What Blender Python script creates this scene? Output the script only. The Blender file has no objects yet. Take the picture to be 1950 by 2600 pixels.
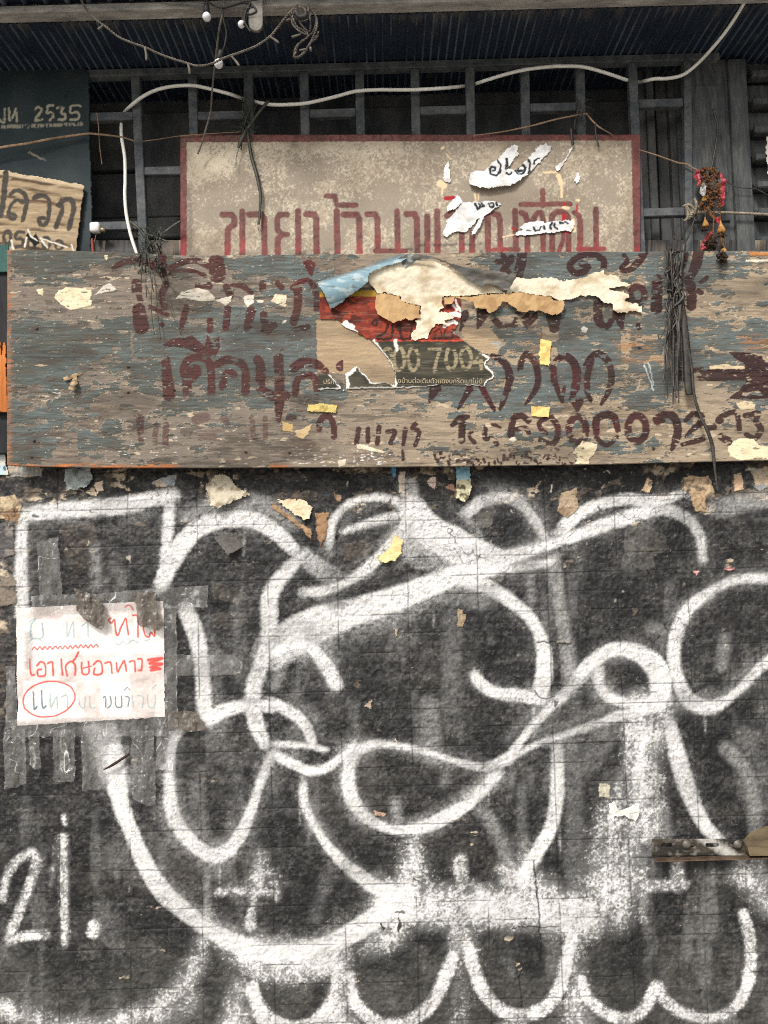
import bpy, bmesh, math, random
import numpy as np
from mathutils import Matrix, Vector

# ------------------------------------------------------------------ camera, world, sun, exposure
SC = bpy.context.scene
COL = SC.collection
F, CX, CY = 1953.0, 975.0, 1300.0            # focal length and centre in photo pixels
DIST, CAMZ = 2.22, 1.60
PITCH, ROLL = math.radians(3.0), math.radians(1.5)
CAM = np.array([0.0, -DIST, CAMZ])
_f = np.array([0, math.cos(PITCH), math.sin(PITCH)])
_r0 = np.array([1.0, 0, 0]); _u0 = np.array([0, -math.sin(PITCH), math.cos(PITCH)])
_r = math.cos(ROLL) * _r0 - math.sin(ROLL) * _u0
_u = math.sin(ROLL) * _r0 + math.cos(ROLL) * _u0
cd = bpy.data.cameras.new('camera')
cd.sensor_fit = 'HORIZONTAL'; cd.sensor_width = 36.0; cd.lens = F / 1950.0 * 36.0
cd.clip_start = 0.01; cd.clip_end = 500
cam = bpy.data.objects.new('camera', cd); COL.objects.link(cam)
cam.matrix_world = Matrix(((_r[0], _u[0], -_f[0], CAM[0]), (_r[1], _u[1], -_f[1], CAM[1]),
                           (_r[2], _u[2], -_f[2], CAM[2]), (0, 0, 0, 1)))
SC.camera = cam

SUN_EL, SUN_AZ = math.radians(44), math.radians(-24)     # high in front of the wall, a little to the left
w = bpy.data.worlds.new('World'); SC.world = w; w.use_nodes = True
nt = w.node_tree
bg = nt.nodes['Background']
sky = nt.nodes.new('ShaderNodeTexSky'); sky.sky_type = 'NISHITA'; sky.sun_disc = False
sky.sun_elevation = SUN_EL; sky.sun_rotation = math.pi + SUN_AZ * -1
sky.dust_density = 4.0; sky.air_density = 1.0; sky.ozone_density = 0.6
hs = nt.nodes.new('ShaderNodeHueSaturation'); hs.inputs['Saturation'].default_value = 0.30
nt.links.new(sky.outputs[0], hs.inputs['Color']); nt.links.new(hs.outputs[0], bg.inputs['Color'])
bg.inputs['Strength'].default_value = 0.115
sd = bpy.data.lights.new('sun', 'SUN'); sd.energy = 2.0; sd.angle = math.radians(11); sd.color = (1.0, 0.97, 0.93)
sun = bpy.data.objects.new('sun', sd); COL.objects.link(sun)
sdir = Vector((math.sin(SUN_AZ) * math.cos(SUN_EL), -math.cos(SUN_AZ) * math.cos(SUN_EL), math.sin(SUN_EL)))
sun.rotation_euler = sdir.to_track_quat('Z', 'Y').to_euler(); sun.location = (0, -4, 6)
SC.view_settings.view_transform = 'Standard'; SC.view_settings.look = 'None'
SC.view_settings.exposure = 0.42; SC.view_settings.gamma = 1.0

SC.cycles.use_denoising = False; SC.cycles.filter_width = 1.05

# ------------------------------------------------------------------ helpers
rnd = random.Random(11)
def rays(px, py):
    px = np.asarray(px, float)[..., None]; py = np.asarray(py, float)[..., None]
    return F * _f + _r * (px - CX) - _u * (py - CY)
def P(px, py, Y=0.0):
    """photo pixel -> point of the upright plane y = Y"""
    d = rays(px, py)
    t = (np.asarray(Y, float) - CAM[1]) / d[..., 1]
    return CAM + t[..., None] * d
def Pz(px, py, z):
    d = rays(px, py); t = (z - CAM[2]) / d[..., 2]
    return CAM + t[..., None] * d
def PX(w, Y=0.0): return w * (DIST + Y) / F     # pixels -> metres at depth Y

def lin(c):
    c = np.asarray(c, float) / 255.0
    return np.where(c <= 0.04045, c / 12.92, ((c + 0.055) / 1.055) ** 2.4)
def sst(a, b, x):
    t = np.clip((x - a) / (b - a), 0, 1); return t * t * (3 - 2 * t)
def mix(a, b, m):
    a = np.asarray(a); b = np.asarray(b)
    return a + (b - a) * m[..., None]
_tab = {}
def vnoise(x, y, seed):
    if seed not in _tab: _tab[seed] = np.random.default_rng(seed).random((256, 256)).astype(np.float32)
    T = _tab[seed]
    xi = np.floor(x); yi = np.floor(y); fx = (x - xi).astype(np.float32); fy = (y - yi).astype(np.float32)
    xi = xi.astype(np.int32) & 255; yi = yi.astype(np.int32) & 255
    fx = fx * fx * fx * (fx * (fx * 6 - 15) + 10); fy = fy * fy * fy * (fy * (fy * 6 - 15) + 10)
    x1 = (xi + 1) & 255; y1 = (yi + 1) & 255
    a = T[yi, xi]; b = T[yi, x1]; c = T[y1, xi]; d = T[y1, x1]
    return (a + (b - a) * fx) * (1 - fy) + (c + (d - c) * fx) * fy
def fbm(x, y, sx, sy, octv=4, seed=0, gain=0.5):
    s = 0; amp = 1; tot = 0; X = x / sx; Y = y / sy
    for k in range(octv):
        s = s + amp * (vnoise(X + 17.3 * k, Y + 5.7 * k, seed + k) * 2 - 1); tot += amp
        amp *= gain; X = X * 2.03; Y = Y * 2.03
    return s / tot * 1.5
def smooth(pts, n=7):
    p = [np.array(q, float) for q in pts]
    if len(p) < 3: return np.array(p)
    out = []
    for i in range(len(p) - 1):
        a = p[max(i - 1, 0)]; b = p[i]; c = p[i + 1]; d = p[min(i + 2, len(p) - 1)]
        for k in range(n):
            t = k / n
            out.append(0.5 * (2 * b + (c - a) * t + (2 * a - 5 * b + 4 * c - d) * t * t + (3 * b - a - 3 * c + d) * t ** 3))
    out.append(p[-1]); return np.array(out)

class Grid:
    """a sheet of points laid out over the photo's pixels, on which paint and relief are worked out"""
    def __init__(s, xs, ys, amp=0.0, scale=10, seed=0):
        s.xs = np.asarray(xs, float); s.ys = np.asarray(ys, float)
        s.X, s.Y = np.meshgrid(s.xs, s.ys); s.WX, s.WY = s.X, s.Y
        if amp:
            s.WX = s.X + amp * fbm(s.X, s.Y, scale, scale, 3, seed + 500)
            s.WY = s.Y + amp * fbm(s.X, s.Y, scale, scale, 3, seed + 520)
    def f(s, sx, sy, o=4, seed=0, gain=0.5): return fbm(s.X, s.Y, sx, sy, o, seed, gain)
    def zero(s): return np.zeros(s.X.shape, np.float32)
    def box(s, x0, y0, x1, y1):
        i0, i1 = np.searchsorted(s.xs, [x0, x1]); j0, j1 = np.searchsorted(s.ys, [y0, y1])
        return slice(j0, j1), slice(i0, i1)
    def stroke(s, M, pts, w, soft=2.0, inten=1.0, sm=True):
        p = smooth(pts) if sm else np.array(pts, float)
        n = len(p)
        if isinstance(w, (int, float)): r = np.full(n, w / 2.0)
        else: r = np.interp(np.linspace(0, 1, n), np.linspace(0, 1, len(w)), w) / 2.0
        for i in range(max(n - 1, 1)):
            a = p[i]; b = p[min(i + 1, n - 1)]; ra = r[i]; rb = r[min(i + 1, n - 1)]
            pad = max(ra, rb) + soft + 12
            bx = s.box(min(a[0], b[0]) - pad, min(a[1], b[1]) - pad, max(a[0], b[0]) + pad, max(a[1], b[1]) + pad)
            X = s.WX[bx]; Y = s.WY[bx]
            if X.size == 0: continue
            d = b - a; L = d @ d
            t = np.clip(((X - a[0]) * d[0] + (Y - a[1]) * d[1]) / L, 0, 1) if L > 1e-9 else np.zeros_like(X)
            dist = np.hypot(X - a[0] - t * d[0], Y - a[1] - t * d[1]) - (ra + (rb - ra) * t)
            M[bx] = np.maximum(M[bx], (inten if np.isscalar(inten) else inten[i]) * sst(soft, -soft, dist))
        return M
    def strokes(s, M, lst, soft=2.0, sm=True):
        for q in lst: s.stroke(M, q[0], q[1], soft, q[2] if len(q) > 2 else 1.0, sm)
        return M
    def ring(s, M, cx, cy, rx, ry, w, soft=2.0, inten=1.0):
        a = np.linspace(0, 2 * math.pi, 33)
        return s.stroke(M, list(zip(cx + rx * np.cos(a), cy + ry * np.sin(a))), w, soft, inten, False)
    def poly(s, pts):
        p = np.array(pts, float); M = np.zeros(s.X.shape, bool)
        bx = s.box(p[:, 0].min() - 14, p[:, 1].min() - 14, p[:, 0].max() + 14, p[:, 1].max() + 14)
        X = s.WX[bx]; Y = s.WY[bx]; m = np.zeros(X.shape, bool); j = len(p) - 1
        for i in range(len(p)):
            xi, yi = p[i]; xj, yj = p[j]
            if yi != yj:
                m ^= ((yi > Y) != (yj > Y)) & (X < (xj - xi) * (Y - yi) / (yj - yi) + xi)
            j = i
        M[bx] = m; return M
    def ell(s, cx, cy, rx, ry): return np.hypot((s.WX - cx) / rx, (s.WY - cy) / ry) < 1

def link(name, verts, faces, mat, parent=None, col=None, smoothed=True, base=None):
    """one mesh object; its origin is moved to the middle of its foot"""
    verts = np.asarray(verts, float)
    lo = verts.min(0); hi = verts.max(0)
    o0 = np.array([(lo[0] + hi[0]) / 2, (lo[1] + hi[1]) / 2, lo[2]]) if base is None else np.array(base)
    me = bpy.data.meshes.new(name)
    if isinstance(faces, np.ndarray):
        nf, k = faces.shape
        me.vertices.add(len(verts)); me.vertices.foreach_set('co', (verts - o0).astype(np.float32).ravel())
        me.loops.add(nf * k); me.loops.foreach_set('vertex_index', faces.astype(np.int32).ravel())
        me.polygons.add(nf); me.polygons.foreach_set('loop_start', np.arange(0, nf * k, k, dtype=np.int32))
        me.update(calc_edges=True)
    else:
        me.from_pydata([tuple(v) for v in verts - o0], [], faces); me.update()
    if smoothed: me.polygons.foreach_set('use_smooth', np.ones(len(me.polygons), bool))
    if col is not None:
        a = me.attributes.new('Col', 'FLOAT_COLOR', 'POINT')
        c4 = np.ones((len(verts), 4), np.float32); c4[:, :3] = np.clip(col, 0, 1); a.data.foreach_set('color', c4.ravel())
    if mat: me.materials.append(mat)
    o = bpy.data.objects.new(name, me); COL.objects.link(o)
    if parent is not None:
        o.parent = parent; o.location = Vector(o0) - parent_loc(parent)
    else: o.location = o0
    return o
def parent_loc(p):
    v = Vector((0, 0, 0))
    while p is not None: v += p.location; p = p.parent
    return v
def tag(o, label=None, cat=None, group=None, kind=None):
    if label: o['label'] = label
    if cat: o['category'] = cat
    if group: o['group'] = group
    if kind: o['kind'] = kind
    return o
def thing(name, label, cat, loc=(0, 0, 0), group=None):
    o = bpy.data.objects.new(name, None); COL.objects.link(o); o.location = loc; o.empty_display_size = 0.05
    return tag(o, label, cat, group)

def build(name, G, Y, col, mat, h=None, mask=None, parent=None, skirt=0.0):
    ny, nx = G.X.shape
    V = P(G.X, G.Y, Y)
    if h is not None: V[..., 1] -= h
    V = V.reshape(-1, 3)
    idx = np.arange(ny * nx).reshape(ny, nx)
    fc = np.stack([idx[1:, :-1], idx[1:, 1:], idx[:-1, 1:], idx[:-1, :-1]], -1)
    c = np.broadcast_to(col, (ny, nx, 3)).reshape(-1, 3)
    if mask is not None:
        k = mask[1:, :-1] & mask[1:, 1:] & mask[:-1, 1:] & mask[:-1, :-1]
        fc = fc[k]
        used = np.unique(fc); re = np.zeros(ny * nx, np.int64); re[used] = np.arange(len(used))
        V = V[used]; c = c[used]; fc = re[fc]
    fc = fc.reshape(-1, 4)
    if skirt and mask is None:
        per = np.concatenate([idx[0, :], idx[1:, -1], idx[-1, -2::-1], idx[-2:0:-1, 0]])
        b = V[per].copy(); b[:, 1] = V[per][:, 1] + skirt
        n0 = len(V); m = len(per); V = np.vstack([V, b]); c = np.vstack([c, c[per] * 0.8])
        i = np.arange(m); j = (i + 1) % m
        fc = np.vstack([fc, np.stack([per[i], per[j], n0 + j, n0 + i], -1)])
        V = np.vstack([V, V[n0:]]); c = np.vstack([c, c[n0:]])          # back face fan as a strip of quads
        n1 = n0 + m
        k = np.arange((m - 2) // 2)
        fc = np.vstack([fc, np.stack([n1 + k, n1 + k + 1, n1 + m - 2 - k, n1 + m - 1 - k], -1)])
    return link(name, V, fc, mat, parent, c)

def rng(a, b, s): return np.arange(a, b + s * 0.5, s)
def sheet(name, poly, Y, color, mat, hf=None, cf=None, step=2.0, rag=2.5, rs=9, seed=0, parent=None, thick=0.0):
    """a torn flat piece (paper, card, tape) whose outline is a ragged polygon in photo pixels"""
    p = np.array(poly, float)
    G = Grid(rng(p[:, 0].min() - 8, p[:, 0].max() + 8, step), rng(p[:, 1].min() - 8, p[:, 1].max() + 8, step), rag, rs, seed)
    m = G.poly(poly)
    c = cf(G) if cf else np.broadcast_to(lin(color), G.X.shape + (3,))
    h = hf(G) if hf else None
    o = build(name, G, Y, c, mat, h, m, parent)
    if thick:
        md = o.modifiers.new('thickness', 'SOLIDIFY'); md.thickness = thick; md.offset = 0
    return o

def tubes(name, paths, mat, parent=None, n=6, col=None):
    """paths: list of (world points, radius or radii[, flatness])"""
    V = []; Fc = []; C = []
    for q in paths:
        pts = np.array(q[0], float); r = q[1]; flat = q[2] if len(q) > 2 else 1.0
        m = len(pts)
        r = np.full(m, r) if isinstance(r, (int, float)) else np.interp(np.linspace(0, 1, m), np.linspace(0, 1, len(r)), r)
        b0 = len(V)
        T = np.gradient(pts, axis=0); T /= np.linalg.norm(T, axis=1)[:, None] + 1e-12
        ref = np.array([0, 1.0, 0.02]); N = np.cross(T[0], ref)
        if np.linalg.norm(N) < 1e-3: N = np.array([1.0, 0, 0])
        for i in range(m):
            N = N - T[i] * (N @ T[i]); N /= np.linalg.norm(N) + 1e-12
            B = np.cross(T[i], N)
            for k in range(n):
                a = 2 * math.pi * k / n
                V.append(pts[i] + r[i] * (math.cos(a) * N + math.sin(a) * B * flat))
        for i in range(m - 1):
            for k in range(n):
                k2 = (k + 1) % n
                Fc.append((b0 + i * n + k, b0 + i * n + k2, b0 + (i + 1) * n + k2, b0 + (i + 1) * n + k))
        Fc.append(tuple(b0 + k for k in range(n))[::-1]); Fc.append(tuple(b0 + (m - 1) * n + k for k in range(n)))
    return link(name, V, Fc, mat, parent)
def path(pts, Y, n=7):
    """smooth photo-pixel path at depth Y (scalar or one per point)"""
    Ys = [Y] * len(pts) if isinstance(Y, (int, float)) else Y
    s = smooth([(a, b, y) for (a, b), y in zip(pts, Ys)], n)
    return P(s[:, 0], s[:, 1], s[:, 2])
def twist(pts, r, turns, strands=2):
    """strands of radius r laid round a centre line"""
    pts = np.array(pts); T = np.gradient(pts, axis=0); T /= np.linalg.norm(T, axis=1)[:, None]
    up = np.array([0, 1.0, 0.01]); N = np.cross(T, up); N /= np.linalg.norm(N, axis=1)[:, None]; B = np.cross(T, N)
    a = np.linspace(0, turns * 2 * math.pi, len(pts)); out = []
    for k in range(strands):
        ph = a + 2 * math.pi * k / strands
        out.append((pts + r * (np.cos(ph)[:, None] * N + np.sin(ph)[:, None] * B), r * 1.05))
    return out
def resample(pts, n):
    pts = np.array(pts); d = np.r_[0, np.cumsum(np.linalg.norm(np.diff(pts, axis=0), axis=1))]
    t = np.linspace(0, d[-1], n); return np.stack([np.interp(t, d, pts[:, k]) for k in range(3)], 1)

def box_mesh(lo, hi, bev=0.002):
    bm = bmesh.new(); bmesh.ops.create_cube(bm, size=1)
    for v in bm.verts:
        for k in range(3): v.co[k] = lo[k] + (v.co[k] + 0.5) * (hi[k] - lo[k])
    if bev: bmesh.ops.bevel(bm, geom=bm.edges[:], offset=bev, segments=1, affect='EDGES')
    V = [v.co[:] for v in bm.verts]; bm.verts.index_update(); Fc = [[v.index for v in f.verts] for f in bm.faces]; bm.free()
    return V, Fc
def box(name, lo, hi, mat, parent=None, bev=0.002):
    V, Fc = box_mesh(lo, hi, bev); return link(name, V, Fc, mat, parent, smoothed=False)
def bar(name, a, b, wz, dy, mat, parent=None, bev=0.002):
    """a square bar from a to b (world), wz across in the wall's plane and dy deep"""
    a = np.array(a, float); b = np.array(b, float); L = np.linalg.norm(b - a); t = (b - a) / L
    nrm = np.cross(t, (0, 1, 0)); nrm /= np.linalg.norm(nrm); q = np.cross(nrm, t)
    V, Fc = box_mesh((0, -wz / 2, -dy / 2), (L, wz / 2, dy / 2), bev)
    V = [a + t * v[0] + nrm * v[1] + q * v[2] for v in V]
    return link(name, V, Fc, mat, parent, smoothed=False)
def blob(cx, cy, cz, rx, ry, rz, seed=0, sub=2, rough=0.12):
    bm = bmesh.new(); bmesh.ops.create_icosphere(bm, subdivisions=sub, radius=1)
    rr = random.Random(seed)
    V = []
    for v in bm.verts:
        k = 1 + rough * (rr.random() * 2 - 1); V.append((cx + v.co.x * rx * k, cy + v.co.y * ry * k, cz + v.co.z * rz * k))
    Fc = [[v.index for v in f.verts] for f in bm.faces]; bm.free(); return V, Fc
def merge(parts):
    V = []; Fc = []
    for v, f in parts:
        n = len(V); V += list(v); Fc += [[i + n for i in q] for q in f]
    return V, Fc
def lathe(prof, origin, axis, n=16):
    """prof: (distance along axis, radius)"""
    ax = np.array(axis, float); ax /= np.linalg.norm(ax)
    N = np.cross(ax, (0.1, 1, 0.3)); N /= np.linalg.norm(N); B = np.cross(ax, N); V = []; Fc = []
    for (d, r) in prof:
        for k in range(n):
            a = 2 * math.pi * k / n; V.append(np.array(origin) + ax * d + r * (math.cos(a) * N + math.sin(a) * B))
    m = len(prof)
    for i in range(m - 1):
        for k in range(n):
            k2 = (k + 1) % n; Fc.append((i * n + k, i * n + k2, (i + 1) * n + k2, (i + 1) * n + k))
    Fc.append(tuple(range(n))[::-1]); Fc.append(tuple((m - 1) * n + k for k in range(n)))
    return V, Fc

# ------------------------------------------------------------------ materials (all node based)
def material(name, color=None, attr=False, rough=0.8, spec=0.3, var=0.25, vscale=40, stretch=(1, 1, 1), bump=0.3, bscale=300,
             bdist=0.001, alpha=1.0, metal=0.0, color2=None, c2scale=12, sss=0):
    m = bpy.data.materials.new(name); m.use_nodes = True; t = m.node_tree; N = t.nodes; L = t.links
    b = N['Principled BSDF']; b.inputs['Roughness'].default_value = rough; b.inputs['Metallic'].default_value = metal
    b.inputs['Specular IOR Level'].default_value = spec; b.inputs['Alpha'].default_value = alpha
    geo = N.new('ShaderNodeNewGeometry'); mp = N.new('ShaderNodeMapping'); mp.inputs['Scale'].default_value = stretch
    L.new(geo.outputs['Position'], mp.inputs['Vector'])
    nz = N.new('ShaderNodeTexNoise'); nz.inputs['Scale'].default_value = vscale; nz.inputs['Detail'].default_value = 6
    nz.inputs['Roughness'].default_value = 0.65
    L.new(mp.outputs[0], nz.inputs['Vector'])
    if attr:
        src = N.new('ShaderNodeAttribute'); src.attribute_name = 'Col'; out = src.outputs['Color']
    elif color2 is not None:
        n2 = N.new('ShaderNodeTexNoise'); n2.inputs['Scale'].default_value = c2scale; n2.inputs['Detail'].default_value = 8
        n2.inputs['Roughness'].default_value = 0.7
        L.new(mp.outputs[0], n2.inputs['Vector'])
        rp = N.new('ShaderNodeValToRGB'); rp.color_ramp.elements[0].position = 0.38; rp.color_ramp.elements[1].position = 0.64
        rp.color_ramp.elements[0].color = (*lin(color), 1); rp.color_ramp.elements[1].color = (*lin(color2), 1)
        L.new(n2.outputs['Fac'], rp.inputs['Fac']); out = rp.outputs['Color']
    else:
        src = N.new('ShaderNodeRGB'); src.outputs[0].default_value = (*lin(color), 1); out = src.outputs[0]
    mr = N.new('ShaderNodeMapRange'); mr.inputs['From Min'].default_value = 0.25; mr.inputs['From Max'].default_value = 0.75
    mr.inputs['To Min'].default_value = 1 - var; mr.inputs['To Max'].default_value = 1 + var
    L.new(nz.outputs['Fac'], mr.inputs['Value'])
    mu = N.new('ShaderNodeMix'); mu.data_type = 'RGBA'; mu.blend_type = 'MULTIPLY'; mu.inputs[0].default_value = 1.0
    L.new(out, mu.inputs[6]); L.new(mr.outputs[0], mu.inputs[7]); L.new(mu.outputs[2], b.inputs['Base Color'])
    if bump:
        n3 = N.new('ShaderNodeTexNoise'); n3.inputs['Scale'].default_value = bscale; n3.inputs['Detail'].default_value = 5
        L.new(mp.outputs[0], n3.inputs['Vector'])
        bp = N.new('ShaderNodeBump'); bp.inputs['Strength'].default_value = bump; bp.inputs['Distance'].default_value = bdist
        L.new(n3.outputs['Fac'], bp.inputs['Height']); L.new(bp.outputs[0], b.inputs['Normal'])
    return m

M_WALL = material('painted_tile', attr=True, rough=0.6, spec=0.28, var=0.22, vscale=160, bump=0.35, bscale=150, bdist=0.002)
M_BOARD = material('weathered_plywood', attr=True, rough=0.82, spec=0.2, var=0.16, vscale=110, stretch=(0.2, 1, 1.6), bump=0.7, bscale=260, bdist=0.0015)
M_SIGN = material('faded_enamel_sign', attr=True, rough=0.7, spec=0.3, var=0.12, vscale=240, bump=0.2, bscale=300)
M_PAPER = material('torn_paper', attr=True, rough=0.85, spec=0.2, var=0.10, vscale=90, bump=0.4, bscale=180, bdist=0.001)
M_TAPE = material('grey_packing_tape', attr=True, rough=0.13, spec=0.8, var=0.25, vscale=30, bump=0.8, bscale=45, bdist=0.005, alpha=0.36)
_t = M_TAPE.node_tree; _b = _t.nodes['Principled BSDF']
_a = _t.nodes.new('ShaderNodeAttribute'); _a.attribute_name = 'Col'; _m = _t.nodes.new('ShaderNodeMapRange')
_m.inputs['From Min'].default_value = 0.42; _m.inputs['From Max'].default_value = 0.8; _m.inputs['To Min'].default_value = 0.30; _m.inputs['To Max'].default_value = 0.92
_t.links.new(_a.outputs['Fac'], _m.inputs['Value']); _t.links.new(_m.outputs[0], _b.inputs['Alpha'])
M_TAPE_DARK = material('dirty_brown_tape', color=(105, 97, 88), rough=0.35, spec=0.5, var=0.3, vscale=40, bump=0.5, bscale=60, bdist=0.003, alpha=0.88)
M_GRILLE = material('grimy_grille_paint', color=(66, 70, 74), color2=(98, 100, 99), c2scale=26, rough=0.75, var=0.3, vscale=70, bump=0.5, bscale=220)
M_PLANK = material('sooty_shutter_boards', color=(52, 55, 60), color2=(92, 92, 90), c2scale=5, rough=0.85, var=0.35, vscale=18, stretch=(1.2, 1, 0.5), bump=0.5, bscale=160)
M_POST = material('grey_aged_timber', color=(60, 63, 65), color2=(94, 95, 93), c2scale=14, rough=0.85, var=0.35, vscale=60, stretch=(3, 1, 0.5), bump=0.6, bscale=140)
M_AWN = material('dark_navy_roof_sheet', attr=True, rough=0.5, spec=0.5, var=0.35, vscale=30, stretch=(3, 0.4, 1), bump=0.3, bscale=120)
M_BEAM = material('weathered_beam', color=(122, 120, 116), color2=(184, 180, 172), c2scale=20, rough=0.85, var=0.3, vscale=60, stretch=(0.3, 1, 1), bump=0.8, bscale=120, bdist=0.003)
M_CABLE_W = material('white_hose_plastic', color=(240, 237, 226), rough=0.45, var=0.10, vscale=50, bump=0.2, bscale=200)
M_CABLE_G = material('dusty_grey_flex', color=(92, 86, 78), color2=(120, 112, 102), c2scale=40, rough=0.8, var=0.3, vscale=80)
M_CABLE_B = material('black_flex', color=(46, 45, 44), rough=0.6, var=0.3, vscale=80)
M_BULB = material('milky_bulb_glass', color=(232, 230, 232), rough=0.25, spec=0.5, var=0.04, bump=0)
M_TWINE = material('black_plastic_twine', color=(40, 37, 35), color2=(72, 65, 57), c2scale=30, rough=0.5, spec=0.5, var=0.4, vscale=120)
M_TWINE_G = material('green_black_strip', color=(46, 52, 46), color2=(78, 76, 64), c2scale=30, rough=0.5, spec=0.4, var=0.4, vscale=120)
M_STRIP = material('dry_cane_strip', color=(120, 98, 78), color2=(168, 140, 112), c2scale=18, rough=0.75, var=0.3, vscale=60)
M_ROPE = material('old_grey_rope', color=(126, 116, 100), color2=(160, 148, 130), c2scale=60, rough=0.9, var=0.35, vscale=200)
M_RED = material('pink_red_ribbon', color=(158, 54, 62), rough=0.45, spec=0.4, var=0.2, vscale=60)
M_DRY = material('dried_blossom', color=(66, 42, 28), color2=(128, 82, 44), c2scale=60, rough=0.9, var=0.4, vscale=150)
M_POD = material('dry_orange_pod', color=(126, 84, 44), color2=(196, 150, 84), c2scale=50, rough=0.8, var=0.3, vscale=120)
M_FRILL = material('blackened_petal', color=(40, 32, 27), color2=(70, 52, 38), c2scale=70, rough=0.9, var=0.3, vscale=120)
M_CLEAR = material('cloudy_plastic', color=(176, 176, 172), rough=0.3, spec=0.5, var=0.2, alpha=0.85)
M_METAL = material('rusty_steel', color=(66, 52, 42), color2=(98, 80, 62), c2scale=30, rough=0.6, spec=0.4, var=0.35, vscale=90, bump=0.5, bscale=200)
M_BOLT = material('dull_zinc_bolt', color=(104, 98, 90), rough=0.5, metal=0.3, var=0.3, vscale=120)
M_NAIL = material('dark_rust_nail', color=(52, 34, 26), rough=0.7, var=0.3, vscale=120)
M_BLOCK = material('tan_wood_block', color=(82, 71, 55), color2=(120, 105, 80), c2scale=16, rough=0.8, var=0.25, vscale=60, stretch=(0.3, 1, 2), bump=0.4, bscale=160)
M_ORANGE = material('raw_orange_plywood', color=(168, 96, 46), color2=(200, 122, 62), c2scale=12, rough=0.8, var=0.3, vscale=60, stretch=(2, 1, 0.3), bump=0.4, bscale=180)
M_PLUG = material('white_plug_plastic', color=(228, 226, 222), rough=0.4, var=0.06)
M_BRASS = material('tarnished_cap', color=(150, 132, 108), rough=0.4, metal=0.6, var=0.2)
M_REDW = material('red_wire_stub', color=(142, 60, 46), rough=0.6, var=0.2)
M_GROUND = material('pavement_concrete', color=(140, 136, 130), color2=(165, 160, 152), c2scale=3, rough=0.9, var=0.25, vscale=14, bump=0.4, bscale=60, bdist=0.004)
M_INK = material('beige_print', color=(176, 160, 130), rough=0.8, var=0.3, vscale=160)

# ------------------------------------------------------------------ setting
Vg = [(-12, -14, 0), (12, -14, 0), (12, 6, 0), (-12, 6, 0)]
tag(link('pavement', Vg, [(0, 1, 2, 3)], M_GROUND, smoothed=False), kind='structure')

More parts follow.
